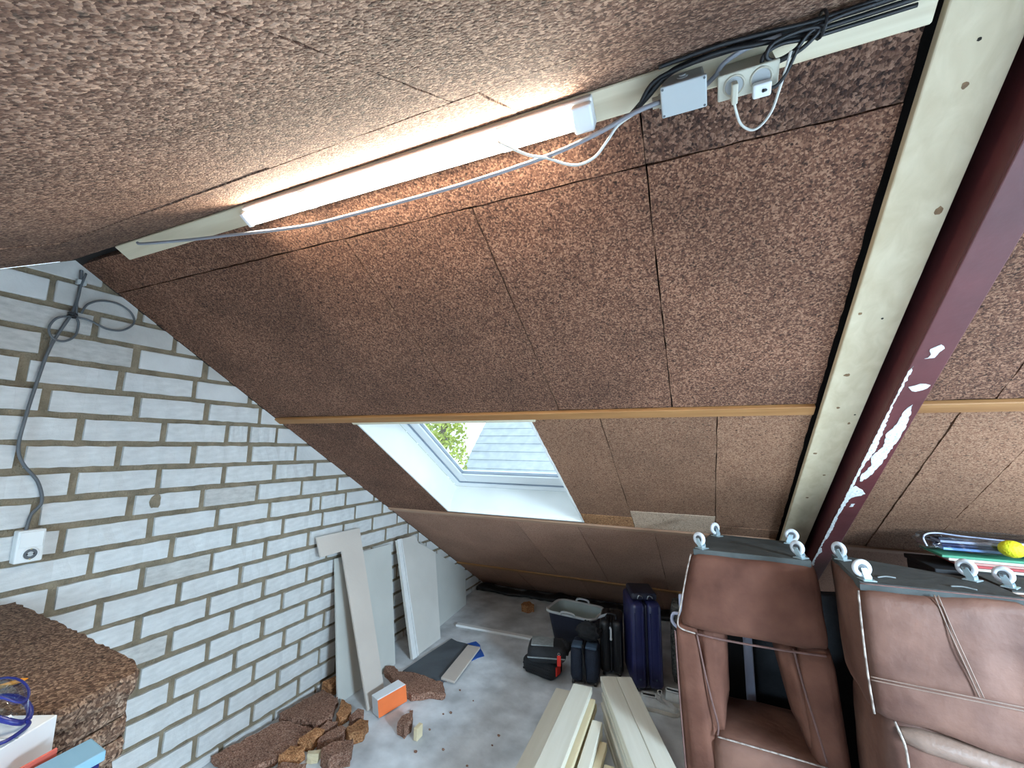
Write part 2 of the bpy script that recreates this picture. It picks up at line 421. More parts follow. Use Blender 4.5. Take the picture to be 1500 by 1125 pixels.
for k in range(0, 22):
    zc = z_bed0 + (k + .5) * PITCH_Z
    if zc + BH / 2 <= 0: continue
    ph = None
    for kk, vv in phases.items():
        if abs(kk - zc) < .045: ph = vv
    if ph is None: ph = (.07 if k % 2 else .24) + rb.uniform(-.02, .02)
    y = ph - PITCH_Y * 14
    while y < Y_S:
        y0 = y + JT / 2 + rb.uniform(-.004, .004); y1 = y + PITCH_Y - JT / 2 + rb.uniform(-.004, .004); y += PITCH_Y
        z0 = max(zc - BH / 2 + rb.uniform(-.003, .003), .002); z1 = zc + BH / 2 + rb.uniform(-.003, .003)
        if z1 - z0 < .015: continue
        if min(roof_z(y0), roof_z(y1), 9) < z0 + .01 and max(roof_z(y0), roof_z(y1), roof_z(max(y0, min(0, y1)))) < z0 + .02: continue
        pieces = [(y0, y1)]
        if abs(zc - 1.915) < .04 and y0 < .85 < y1: pieces = [(y0, .745), (.770, .888), (.916, y1)] if y0 < .70 else [(y0, .888), (.916, y1)]
        if abs(zc - 1.41) < .04 and 1.45 < (y0 + y1) / 2 < 1.75: pieces = [(y0, y0 + .06), (y0 + .085, y1)]
        for (a, c) in pieces:
            cut = max(roof_z(a), roof_z(c)) < z1 or min(roof_z(a), roof_z(c)) < z1
            prot = rb.uniform(.001, .006)
            if y0 > -1.05:
                nbr += 1
                use_dark = (zc > 2.2 and rb.random() < .75) or rb.random() < .05  # the darker brick colour, mostly in the top courses
                if cut:
                    bm = NB(); box(bm, -.05, prot, a, c, z0, z1, .004, 1)
                    for (pc, pn) in ((Vector((0, 0, H - .002)), Vector((0, SA, CA))), (Vector((0, AY, AZ - .002)), Vector((0, -SA, CA)))):
                        r_ = bmesh.ops.bisect_plane(bm, geom=bm.verts[:] + bm.edges[:] + bm.faces[:], plane_co=pc, plane_no=pn, clear_outer=True)
                        ed = [g for g in r_['geom_cut'] if isinstance(g, bmesh.types.BMEdge)]
                        if ed: bmesh.ops.edgeloop_fill(bm, edges=ed)
                    if len(bm.faces) < 4: bm.free(); nbr -= 1; continue
                    o = obj('brick', bm, 'brick_dark' if use_dark else 'brick_white', wall)
                else:
                    me = proto[rb.randrange(6)]
                    if not me.materials: me.materials.append(MATS['brick_white'])
                    o = bpy.data.objects.new('brick', me); COL.objects.link(o); o.parent = wall
                    o.location = ((prot - .05) / 2, (a + c) / 2, (z0 + z1) / 2)
                    o.scale = ((prot + .05), c - a, z1 - z0)
                    if rb.random() < .5: o.rotation_euler.x = math.pi
                    if use_dark:
                        o.material_slots[0].link = 'OBJECT'; o.material_slots[0].material = MATS['brick_dark']
            elif not cut:
                box(far_bm, -.05, prot, a, c, z0, z1, .004, 1)
print('bricks', nbr)
for (sy, sz, ry, rz_, mm) in ((.412, 1.535, .028, .040, 'mortar'), (1.83, .55, .012, .022, 'cable_midgrey')):
    bm = NB(); n = 14; prism(bm, [(.0065, sy + ry * math.cos(2 * math.pi * q / n) * rb.uniform(.75, 1.15), sz + rz_ * math.sin(2 * math.pi * q / n) * rb.uniform(.75, 1.1)) for q in range(n)], (.0015, 0, 0)); obj('smear', bm, mm, wall)
fo = obj('bricks_far_along_the_wall', far_bm, 'brick_white', wall); fo['kind'] = 'stuff'

b = NB(); prism(b, [(XR, Y_N, 0), (XR, Y_S, 0), (XR, 0, H), (XR, AY, AZ)], (.2, 0, 0))
struct(obj('wall_right', b, 'plaster_wall'))

# main slope: dark deck behind, boards in front
WX0, WX1, WS0, WS1 = .690, 1.885, 1.355, 2.700     # skylight opening
def deck(P, holes, smax, smin):
    bm = NB(); o0, o1 = -.16, -.056; xa = -.25
    for h_ in sorted(holes):
        x0, x1, s0, s1 = h_[0] - .013, h_[1] + .013, h_[2] - .013, h_[3] + .013
        sbox(bm, P, xa, x0, smin, smax, o0, o1); sbox(bm, P, x0, x1, smin, s0, o0, o1); sbox(bm, P, x0, x1, s1, smax, o0, o1); xa = x1
    sbox(bm, P, xa, XR + .2, smin, smax, o0, o1)
    return bm
S_MAX = H / SA
ceil = struct(obj('ceiling', deck(main_pt, [(WX0, WX1, WS0, WS1)], S_MAX + .3, -.06), 'roof_dark'), 'sloping roof lined with brown pressed chip boards')
rp = random.Random(11)
def panel(P, parent, x0, x1, s0, s1, m, g=.0018, name='roof_panel', th=.05):
    bm = NB(); o = rp.uniform(-.002, .002)
    # crumbly outline in slope coordinates
    pts = ragged([Vector((x0 + g, s0 + g)), Vector((x1 - g, s0 + g)), Vector((x1 - g, s1 - g)), Vector((x0 + g, s1 - g))], .045, .0022, rp)
    prism(bm, [P(p.x, p.y, o) for p in pts], P(0, 0, -th) - P(0, 0, 0))
    ob = obj(name, bm, m, parent)
    return ob
def row(P, parent, xs, s0, s1, ms):
    for i in range(len(xs) - 1):
        m = ms[i % len(ms)] if isinstance(ms, list) else ms
        panel(P, parent, xs[i], xs[i + 1], s0, s1, m)
XB0, XB1 = 3.165, 3.445
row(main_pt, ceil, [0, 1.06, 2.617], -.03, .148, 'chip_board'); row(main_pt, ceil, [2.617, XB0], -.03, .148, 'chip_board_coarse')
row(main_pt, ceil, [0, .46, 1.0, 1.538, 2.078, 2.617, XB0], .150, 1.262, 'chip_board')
row(main_pt, ceil, [0, WX0 - .012], 1.325, 2.738, 'chip_board')
panel(main_pt, ceil, WX1 + .012, 2.27, 1.325, 2.56, 'chip_board_fine'); panel(main_pt, ceil, WX1 + .012, 2.27, 2.562, 2.738, 'chip_board_orange')
panel(main_pt, ceil, 2.27, 2.803, 1.325, 2.45, 'chip_board_orange' if False else 'chip_board_fine'); panel(main_pt, ceil, 2.27, 2.803, 2.452, 2.738, 'chip_board_pale')
panel(main_pt, ceil, 2.803, XB0, 1.325, 2.60, 'chip_board_fine'); panel(main_pt, ceil, 2.803, XB0, 2.602, 2.738, 'chip_board_fine')
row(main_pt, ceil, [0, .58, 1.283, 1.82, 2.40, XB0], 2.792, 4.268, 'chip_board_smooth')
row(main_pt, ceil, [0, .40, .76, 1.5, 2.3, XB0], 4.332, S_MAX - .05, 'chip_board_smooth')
xr = [XB1, 3.70, 4.24, 4.78, 5.32, 5.86, 6.4, 6.94, 7.48, XR]
row(main_pt, ceil, xr, -.03, .148, 'chip_board_coarse'); row(main_pt, ceil, xr, .150, 1.262, 'chip_board')
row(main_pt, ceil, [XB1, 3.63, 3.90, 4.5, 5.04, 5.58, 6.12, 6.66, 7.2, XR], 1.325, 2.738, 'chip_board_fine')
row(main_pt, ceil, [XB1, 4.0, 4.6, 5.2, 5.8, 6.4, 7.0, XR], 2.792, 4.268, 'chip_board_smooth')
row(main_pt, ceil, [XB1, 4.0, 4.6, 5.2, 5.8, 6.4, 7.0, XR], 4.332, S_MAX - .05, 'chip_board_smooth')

# opposite slope, above and behind the camera
S2 = AZ / SA
ceil2 = struct(obj('ceiling', deck(opp_pt, [(R_X0, R_X1, R_S0, R_S1), (Q_X0, Q_X1, Q_S0, Q_S1)], S2 + .3, -.06), 'roof_dark'), 'nearer roof slope lined with flaky brown chip boards')
xs2 = [0, .62, 1.17, 1.72, 2.27, 2.82, 3.37]
row(opp_pt, ceil2, [0, 1.15, 2.33, 3.37], .012, .30, 'chip_board_near')
row(opp_pt, ceil2, xs2, .302, 1.50, 'chip_board_near'); g_ = .012
row(opp_pt, ceil2, xs2, 1.502, Q_S0 - g_, 'chip_board_near')
row(opp_pt, ceil2, [0, Q_X0 - g_], Q_S0 - g_, Q_S1 + g_, 'chip_board_near'); row(opp_pt, ceil2, [Q_X1 + g_, 2.82, 3.37], Q_S0 - g_, Q_S1 + g_, 'chip_board_near')
row(opp_pt, ceil2, xs2, Q_S1 + g_, 3.9, 'chip_board_near')
row(opp_pt, ceil2, [0, 1, 2, 3.37], 3.902, S2 - .05, 'chip_board_near')
row(opp_pt, ceil2, [3.37, 3.93, 4.6, R_X0 - .01], .012, 2.70, 'chip_board_near'); row(opp_pt, ceil2, [R_X1 + .01, 7.4, XR], .012, 2.70, 'chip_board_near')
row(opp_pt, ceil2, [R_X0 - .01, R_X1 + .01], .012, R_S0 - .01, 'chip_board_near'); row(opp_pt, ceil2, [R_X0 - .01, R_X1 + .01], R_S1 + .01, 2.70, 'chip_board_near')
row(opp_pt, ceil2, [3.37, 4.5, 5.5, 6.5, XR], 2.702, S2 - .05, 'chip_board_near')

# battens
def batten(name, x0, x1, s0, s1, th, m, lab):
    bm = NB(); sbox(bm, main_pt, x0, x1, s0, s1, -.005, th, .003, 1); return struct(obj(name, bm, m), lab)
batten('trim_1', .003, XB0 - .002, 1.266, 1.322, .016, 'batten_orange', 'orange brown batten across the roof above the skylight')
batten('trim_2', XB1 + .003, XR - .01, 1.266, 1.322, .016, 'batten_orange', 'orange brown batten right of the red steel beam')
batten('trim_3', .003, XB0 - .002, 2.741, 2.789, .012, 'batten_brown', 'brown batten across the roof below the skylight')
batten('trim_4', XB1 + .003, XR - .01, 2.741, 2.789, .012, 'batten_brown', 'brown batten low on the roof right of the steel beam')
batten('trim_5', .003, XB0 - .002, 4.271, 4.329, .014, 'batten_orange', 'orange batten low on the roof near the floor')
batten('trim_6', .40, XB0 - .002, -.068, .002, .028, 'pine_batten', 'pale pine board along the roof ridge behind the tube lamp')

# ---------------------------------------------------------------- skylights
def skylight(name, P, X0, X1, S0, S1, label, depth=.235):
    r = bpy.data.objects.new(name, None); COL.objects.link(r); r.location = P((X0 + X1) / 2, (S0 + S1) / 2); struct(r, label)
    t = .012; d = -depth
    for (a, b_, c, e) in ((X0 - t, X0, S0 - t, S1 + t), (X1, X1 + t, S0 - t, S1 + t), (X0, X1, S0 - t, S0), (X0, X1, S1, S1 + t)):
        bm = NB(); sbox(bm, P, a, b_, c, e, d, .004); obj('lining_board', bm, 'lining_white', r)
    fw_, sw = .055, .075
    def ring(nm, x0, x1, s0, s1, wl, wt, wb, o0, o1, m):
        for (a, b_, c, e) in ((x0, x0 + wl, s0, s1), (x1 - wl, x1, s0, s1), (x0 + wl, x1 - wl, s0, s0 + wt), (x0 + wl, x1 - wl, s1 - wb, s1)):
            bm = NB(); sbox(bm, P, a, b_, c, e, o0, o1, .004, 2); obj(nm, bm, m, r)
    ring('window_frame', X0, X1, S0, S1, fw_, fw_, fw_, d - .08, d, 'paint_white')
    ring('seal', X0 + fw_, X1 - fw_, S0 + fw_, S1 - fw_, .008, .008, .008, d - .07, d - .008, 'seal_grey')
    ring('sash', X0 + fw_ + .008, X1 - fw_ - .008, S0 + fw_ + .008, S1 - fw_ - .008, sw, sw, sw + .05, d - .07, d - .018, 'paint_white')
    k = fw_ + .008 + sw
    ring('glazing_bead', X0 + k, X1 - k, S0 + k, S1 - k - .05, .007, .007, .007, d - .055, d - .03, 'seal_grey')
    bm = NB(); sbox(bm, P, X0 + k, X1 - k, S0 + k, S1 - k - .05, d - .05, d - .044); obj('pane', bm, 'window_glass', r)
    return r
w1 = skylight('window_1', main_pt, WX0, WX1, WS0, WS1, 'white framed skylight with deep white lining in the brown roof slope')
skylight('window_2', opp_pt, R_X0, R_X1, R_S0, R_S1, 'second skylight in the roof slope behind the camera', .04)
skylight('window_3', opp_pt, Q_X0, Q_X1, Q_S0, Q_S1, 'third skylight low in the roof slope behind the camera', .04)
bm = NB(); sbox(bm, main_pt, WX0 - .03, WX1 + .04, 1.326, 1.348, -.01, .012, .002, 1); struct(obj('trim_7', bm, 'pine_batten'), 'pale strip of wood along the top of the skylight')

# ---------------------------------------------------------------- rafter board and steel beam
r = thing('rafter', 'pale planed pine board with knots running down the roof beside the red beam', 'beam', main_pt(3.24, 4.9))
bm = NB(); sbox(bm, main_pt, 3.178, 3.314, -.045, S_MAX - .06, .006, .032, .004, 2); obj('board', bm, 'pine_planed', r)
bm = NB(); sbox(bm, main_pt, 3.205, 3.305, -.03, S_MAX - .06, -.054, .005); obj('backing_batten', bm, 'roof_dark', r)
rk = random.Random(5)
def spot(P, x, s, rx, rs, o, m, parent, name):
    bm = NB(); n = 12
    prism(bm, [P(x + rx * math.cos(2 * math.pi * i / n) * rk.uniform(.8, 1.2), s + rs * math.sin(2 * math.pi * i / n) * rk.uniform(.8, 1.2), o) for i in range(n)], P(0, 0, .0008) - P(0, 0, 0))
    return obj(name, bm, m, parent)
for (x, s, rx, rs) in ((3.292, .42, .008, .011), (3.25, .13, .006, .007), (3.222, 1.05, .010, .008), (3.230, 1.25, .006, .006), (3.285, 1.36, .005, .007), (3.205, 1.60, .008, .006), (3.235, 2.05, .007, .006), (3.20, .75, .005, .005), (3.27, 1.8, .006, .006)):
    spot(main_pt, x, s, rx, rs, .032, 'knot', r, 'knot')
for (x, s) in ((3.262, .78), (3.293, 1.30), (3.245, .05)): spot(main_pt, x, s, .0035, .0035, .032, 'hole', r, 'screw_hole')

sb = thing('steel_beam', 'dark red primed steel beam with white plaster smears running down the roof', 'beam', main_pt(3.39, 4.9))
def steel(P, s0, s1):
    bm = NB()
    sbox(bm, P, 3.348, 3.356, s0, s1, -.04, .094, .002, 1)        # web, on the rafter's side
    sbox(bm, P, 3.348, 3.437, s0, s1, .094, .104, .003, 2)        # lower flange
    sbox(bm, P, 3.348, 3.437, s0, s1, -.05, -.04, .002, 1)        # upper flange
    return bm
obj('main_length', steel(main_pt, -.02, S_MAX - .18), 'steel_primer', sb)
obj('second_length', steel(opp_pt, .10, S2 - .18), 'steel_primer', sb)
rs_ = random.Random(21)
def smear(poly):
    out = []
    for i in range(len(poly)):
        a = Vector(poly[i]); c = Vector(poly[(i + 1) % len(poly)]); n = max(1, int((c - a).length / .012))
        for q in range(n):
            p = a.lerp(c, q / n); out.append((min(max(p.x + rs_.uniform(-.003, .003), 3.350), 3.436), p.y + rs_.uniform(-.006, .006)))
    bm = NB(); prism(bm, [main_pt(x, s, .104) for x, s in out], main_pt(0, 0, .0018) - main_pt(0, 0, 0)); obj('plaster_smear', bm, 'plaster_white', sb)
smear([(3.378, .855), (3.398, .835), (3.410, .86), (3.396, .90), (3.376, .905), (3.383, .88)])
smear([(3.372, 1.045), (3.40, 1.02), (3.428, 1.035), (3.425, 1.055), (3.395, 1.07)])
smear([(3.350, .95), (3.357, .93), (3.358, 1.03), (3.356, 1.18), (3.366, 1.30), (3.372, 1.45), (3.360, 1.60), (3.362, 1.72), (3.352, 1.86), (3.350, 1.60), (3.350, 1.2)])
smear([(3.395, 1.17), (3.408, 1.14), (3.418, 1.20), (3.425, 1.30), (3.422, 1.42), (3.415, 1.56), (3.400, 1.66), (3.378, 1.72), (3.366, 1.66), (3.385, 1.58), (3.372, 1.50), (3.390, 1.42), (3.380, 1.33), (3.396, 1.26)])
smear([(3.352, 1.80), (3.368, 1.76), (3.405, 1.80), (3.420, 1.83), (3.400, 1.86), (3.372, 1.88), (3.362, 2.10), (3.366, 2.30), (3.356, 2.55), (3.372, 2.60), (3.356, 2.72), (3.365, 2.85), (3.351, 2.95), (3.350, 2.3)])
smear([(3.385, 1.95), (3.400, 1.94), (3.402, 1.97), (3.388, 1.98)])

# ---------------------------------------------------------------- tube lamp on the ridge board
lamp = thing('tube_lamp', 'long white tube lamp glowing under the roof ridge', 'lamp', main_pt(1.885, -.03, .03))
LX0, LX1 = 1.255, 2.515
bm = NB(); sbox(bm, main_pt, LX0, LX1, -.066, .0, .0285, .052, .004, 2); obj('body', bm, 'lamp_body', lamp)
def half_tube(x0, x1, r_):
    bm = NB(); n = 14; A = []; B = []
    for i in range(n + 1):
        q = math.pi * i / n
        A.append(bm.verts.new(main_pt(x0, -.020 + r_ * math.cos(q), .0525 + r_ * 1.1 * math.sin(q)))); B.append(bm.verts.new(main_pt(x1, -.020 + r_ * math.cos(q), .0525 + r_ * 1.1 * math.sin(q))))
    for i in range(n): bm.faces.new((A[i], A[i + 1], B[i + 1], B[i]))
    bm.faces.new(A); bm.faces.new(B[::-1]); bm.faces.new((A[0], B[0], B[-1], A[-1]))
    return bm
obj('glowing_tube', half_tube(LX0 + .022, LX1 - .052, .017), 'lamp_tube', lamp, True)
bm = NB(); sbox(bm, main_pt, LX1 - .050, LX1, -.060, .001, .0525, .080, .005, 2); obj('end_cap', bm, 'lamp_body', lamp)
bm = NB(); sbox(bm, main_pt, LX0, LX0 + .020, -.056, -.004, .0525, .078, .005, 2); obj('end_cap', bm, 'lamp_body', lamp)
for x in (1.55, 2.28):
    bm = NB(); sbox(bm, main_pt, x - .02, x + .02, -.062, .001, .030, .056, .003, 1); obj('clip', bm, 'lamp_body', lamp)

# ---------------------------------------------------------------- wiring
def cable(name, pts, r_, m, label, parent=None):
    bm = NB(); tube(bm, pts, r_); o = obj(name, bm, m, parent, True)
    if parent is None: tag(o, label, 'cable')
    return o
ridge = cable('power_cable', [(.66, -.105, 2.655), (.696, -.101, 2.645), (.921, -.074, 2.629), (1.14, -.057, 2.612), (1.495, -.020, 2.594), (1.76, -.016, 2.590), (2.043, -.016, 2.590), (2.18, -.018, 2.592), (2.307, -.023, 2.595), (2.422, -.030, 2.600), (2.53, -.045, 2.610), (2.612, -.060, 2.622), (2.668, -.062, 2.628)], .0055, 'cable_midgrey', 'grey power cable slung along the underside of the tube lamp')
cable('power_cable', [(2.27, -.086, 2.632), (2.338, -.050, 2.600), (2.384, -.029, 2.592), (2.431, -.004, 2.578), (2.465, .005, 2.574), (2.506, -.002, 2.580), (2.542, -.026, 2.597), (2.571, -.047, 2.612), (2.610, -.058, 2.621)], .0035, 'cable_white', 'thin pale lamp cord looping below the right end of the lamp')
coil = thing('coiled_cable', 'grey cable with a knotted coil hanging down the brick wall to the socket', 'cable', (.022, -.08, 1.48))
bm = NB(); tube(bm, [(0.030, -0.070, 1.462), (0.022, -0.06, 1.531), (0.022, -0.033, 1.585), (0.022, -0.057, 1.676), (0.03, -0.112, 1.752), (0.035, -0.138, 1.826), (0.035, -0.132, 1.958), (0.03, -0.116, 2.105), (0.026, -0.096, 2.255), (0.022, -0.068, 2.358), (0.022, -0.042, 2.441), (0.022, -0.028, 2.52), (0.022, -0.026, 2.607), (0.022, -0.030, 2.672)], .0065); obj('long_run', bm, 'cable_grey', coil, True)
bm = NB(); tube(bm, [(0.034, -0.042, 2.438), (0.034, -0.088, 2.415), (0.034, -0.109, 2.364), (0.034, -0.092, 2.32), (0.034, -0.053, 2.313), (0.034, -0.019, 2.348), (0.034, -0.014, 2.406), (0.034, -0.026, 2.446), (.03, -.03, 2.55), (.03, -.015, 2.66)], .005); obj('small_loop', bm, 'cable_grey', coil, True)
bm = NB(); tube(bm, [(0.034, -0.03, 2.438), (0.034, 0.025, 2.434), (0.034, 0.093, 2.411), (0.034, 0.155, 2.42), (0.034, 0.196, 2.470), (0.034, 0.176, 2.522), (0.034, 0.117, 2.550), (0.034, 0.051, 2.543), (0.034, 0.006, 2.509), (.034, -.01, 2.46)], .005); obj('wide_loop', bm, 'cable_grey', coil, True)
bm = NB(); torus(bm, (.026, -.036, 2.45), (0, .25, 1), .014, .005, 14, 6); torus(bm, (.026, -.038, 2.437), (0, .1, 1), .014, .005, 14, 6); obj('cable_tie', bm, 'cable_black', coil, True)
bm = NB(); box(bm, .004, .03, -.04, -.005, 2.60, 2.625, .004); obj('saddle_clip', bm, 'plastic_lightgrey', coil)

# wall socket
so = thing('wall_socket', 'white surface mounted wall socket on the brick wall at the end of the cable', 'socket', (.007, -.05, 1.34))
bm = NB(); box(bm, .007, .052, -.098, -.012, 1.338, 1.472, .005); obj('housing', bm, 'plastic_white', so)
bm = NB(); box(bm, .052, .056, -.092, -.018, 1.400, 1.466, .002, 1); obj('upper_cover', bm, 'plastic_white', so)
bm = NB(); torus(bm, (.0535, -.052, 1.372), (1, 0, 0), .0245, .003, 24, 8); obj('socket_rim', bm, 'plastic_white', so, True)
bm = NB(); cyl(bm, (.0515, -.052, 1.372), (1, 0, 0), .0225, .0012); obj('socket_well', bm, 'cable_grey', so)
bm = NB(); cyl(bm, (.0525, -.052, 1.372), (1, 0, 0), .010, .0012, 14); obj('socket_boss', bm, 'plastic_lightgrey', so)
for dy in (-.010, .010): bm = NB(); cyl(bm, (.053, -.052 + dy, 1.372), (1, 0, 0), .003, .0016, 10); obj('pin_hole', bm, 'dark_hole', so)
for dz in (-.0215, .0215): bm = NB(); box(bm, .0527, .056, -.055, -.049, 1.372 + dz - .003, 1.372 + dz + .003); obj('earth_clip', bm, 'brass', so)

# junction box and double socket at the ridge
jb = thing('junction_box', 'grey square junction box with a blank lid on the roof ridge', 'junction box', main_pt(2.717, -.03, .035))
def rbox(bm, x0, x1, s0, s1, o0, o1, bev=.004): return sbox(bm, main_pt, x0, x1, s0, s1, o0, o1, bev, 2)
bm = NB(); rbox(bm, 2.674, 2.760, -.050, .006, .0285, .088); obj('housing', bm, 'plastic_grey', jb)
bm = NB(); rbox(bm, 2.670, 2.764, -.053, .010, .0885, .101, .003); obj('lid', bm, 'plastic_lightgrey', jb)
NRM = Vector((0, -SA, -CA)); UPS = Vector((0, -CA, SA))      # out of the slope; up the slope
for s_ in (-.048, .005):
    for x in (2.675, 2.759):
        bm = NB(); cyl(bm, main_pt(x, s_, .1008), NRM, .0026, .001, 10); obj('lid_screw', bm, 'cable_grey', jb)
bm = NB(); cyl(bm, main_pt(2.717, -.0502, .062), UPS, .012, .003, 18); cyl(bm, main_pt(2.717, -.0532, .062), UPS, .0075, .003, 18); obj('knockout_plug', bm, 'plastic_grey', jb)
bm = NB(); cyl(bm, main_pt(2.6738, -.016, .066), (-1, 0, 0), .015, .009, 12); cyl(bm, main_pt(2.6648, -.016, .066), (-1, 0, 0), .012, .014, 12); obj('cable_gland', bm, 'plastic_ivory', jb)
ds = thing('double_socket', 'cream double power socket with two plugs beside the junction box', 'socket', main_pt(2.84, -.015, .03))
bm = NB(); rbox(bm, 2.789, 2.894, -.038, .004, .0285, .092, .003); obj('housing', bm, 'plastic_cream', ds)
bm = NB(); rbox(bm, 2.785, 2.898, -.041, .009, .0925, .101, .003); obj('face_plate', bm, 'plastic_ivory', ds)
for x in (2.816, 2.866):
    bm = NB(); torus(bm, main_pt(x, -.016, .1012), NRM, .019, .0022, 24, 8); obj('socket_rim', bm, 'plastic_cream', ds, True)
    bm = NB(); cyl(bm, main_pt(x, -.016, .1008), NRM, .0175, .001, 24); obj('socket_well', bm, 'plastic_grey', ds)
pl = thing('plug', 'white plug and cord in the left outlet of the double socket', 'plug', main_pt(2.816, -.01, .103))
bm = NB(); rbox(bm, 2.810, 2.822, -.026, .014, .1022, .124, .003); obj('plug_body', bm, 'plastic_ivory', pl)
bm = NB(); tube(bm, [main_pt(2.816, .012, .113), (2.820, -.033, 2.578), (2.831, -.007, 2.562), (2.852, .008, 2.552), (2.871, .004, 2.555), (2.889, -.017, 2.567), (2.900, -.048, 2.589), (2.908, -.077, 2.607), (2.915, -.094, 2.628)], .0028); obj('cord', bm, 'cable_white', pl, True)
pl = thing('plug', 'flat white plug with a black cord in the right outlet of the double socket', 'plug', main_pt(2.866, -.01, .103))
bm = NB(); rbox(bm, 2.850, 2.884, -.012, .016, .1022, .120, .004); obj('plug_body', bm, 'plastic_white', pl)
bm = NB(); tube(bm, [main_pt(2.868, .002, .1225), (2.880, -.056, 2.590), (2.893, -.056, 2.592), (2.905, -.066, 2.598), (2.916, -.082, 2.611), (2.926, -.096, 2.628)], .0035); obj('cord', bm, 'cable_black', pl, True)
rc = random.Random(9)
bundles = [
    ('thick black cable running highest along the ridge to the pine rafter', [(2.60, -.034, 2.640), (2.640, -.060, 2.652), (2.70, -.090, 2.672), (2.80, -.092, 2.676), (2.93, -.090, 2.676), (3.02, -.090, 2.676), (3.14, -.092, 2.676)], .0065),
    ('black cable sagging below the others above the double socket', [(2.62, -.050, 2.640), (2.66, -.085, 2.664), (2.745, -.099, 2.668), (2.799, -.104, 2.666), (2.862, -.100, 2.660), (2.933, -.085, 2.664), (3.01, -.080, 2.668), (3.14, -.080, 2.670)], .005),
    ('thin black cable lying against the nearer roof slope at the ridge', [(2.67, -.110, 2.672), (2.759, -.115, 2.672), (2.811, -.116, 2.670), (2.88, -.112, 2.668), (2.944, -.104, 2.668), (3.019, -.100, 2.672), (3.14, -.104, 2.674)], .0045),
    ('black cable wound in a small loop right of the double socket', [(3.12, -.070, 2.664), (3.02, -.072, 2.662), (2.95, -.084, 2.652), (2.900, -.096, 2.648), (2.872, -.092, 2.640), (2.868, -.078, 2.632), (2.888, -.072, 2.630), (2.930, -.078, 2.636), (2.955, -.090, 2.646), (2.962, -.098, 2.656), (2.930, -.104, 2.656), (2.885, -.104, 2.648), (2.874, -.090, 2.634), (2.895, -.078, 2.630), (2.925, -.082, 2.638), (2.948, -.096, 2.654), (2.99, -.100, 2.664), (3.05, -.098, 2.668)], .0042),
    ('grey cable between the junction box and the double socket', [(2.765, -.040, 2.655), (2.785, -.055, 2.660), (2.80, -.075, 2.664), (2.84, -.095, 2.664), (2.9, -.098, 2.664)], .005),
]
for lab, pts, r_ in bundles: cable('ridge_cable', pts, r_, 'cable_midgrey' if lab.startswith('grey') else 'cable_black', lab)['group'] = 'cables bundled along the ridge'
bm = NB(); torus(bm, (2.968, -.090, 2.668), (1, .2, 0), .022, .003, 16, 6); tag(obj('cable_tie', bm, 'cable_black'), 'black cable tie round the cable bundle on the ridge', 'cable tie')

# ---------------------------------------------------------------- boards leaning on the brick wall
def lean(name, poly, nrm, th, m, label, cat='board', edge=None):
    n = Vector(nrm).normalized()
    bm = NB(); prism(bm, poly, n * th); o = obj(name, bm, m); return tag(o, label, cat)
lean('plaster_board', [(.034, 1.690, .951), (.034, 2.369, .930), (.271, 2.207, .004), (.268, 1.575, .004)], (-.966, -.01, -.257), .0125, 'gypsum_green', 'large pale grey plasterboard sheet leaning on the wall behind the L-shaped piece')
lb = thing('plaster_board', 'L-shaped offcut of beige plasterboard leaning in front of the others', 'board', (.49, 1.68, .0))
bm = NB(); prism(bm, [(.050, 1.477, 1.154), (.050, 1.924, 1.149), (.486, 1.800, .070), (.512, 1.752, .005), (.510, 1.612, .005), (.105, 1.685, 1.016), (.105, 1.478, 1.017)], Vector((-.927, -.004, -.374)).normalized() * .0125); obj('sheet', bm, 'gypsum_pink', lb)
bm = NB(); hexa(bm, [(.040, 1.474, 1.150), (.052, 1.474, 1.156), (.052, 1.924, 1.151), (.040, 1.924, 1.146), (.038, 1.474, 1.153), (.050, 1.474, 1.1575), (.050, 1.924, 1.1525), (.038, 1.924, 1.149)]); obj('paper_edge', bm, 'gypsum_edge', lb)
wb = thing('insulation_board', 'thick white-edged board leaning on the wall beside the grey sheet', 'board', (.34, 2.5, 0))
n_ = Vector((-.956, -.009, -.293)).normalized()
bm = NB(); prism(bm, [(.076, 2.399, .960), (.076, 2.685, .952), (.10, 2.715, .876), (.142, 2.962, .733), (.357, 2.774, .006), (.357, 2.328, .006)], n_ * .02); obj('sheet', bm, 'gypsum_front', wb)
bm = NB(); prism(bm, [(.079, 2.397, .966), (.079, 2.435, .965), (.360, 2.375, .006), (.360, 2.322, .006)], n_ * -.012); obj('edge_strip', bm, 'gypsum_edge', wb)
bm = NB(); prism(bm, [(.079, 2.448, .963), (.079, 2.462, .962), (.360, 2.408, .006), (.360, 2.390, .006)], n_ * -.008); obj('edge_strip', bm, 'gypsum_edge', wb)
lean('plaster_board', [(.042, 2.83, .86), (.040, 3.112, .692), (.040, 3.800, .335), (.150, 3.646, .004), (.205, 2.987, .004), (.215, 2.84, .006)], (-.968, -.03, -.223), .0125, 'gypsum_green', 'grey-green plasterboard offcut cut on a slant, nearest the low corner of the wall', 'board')

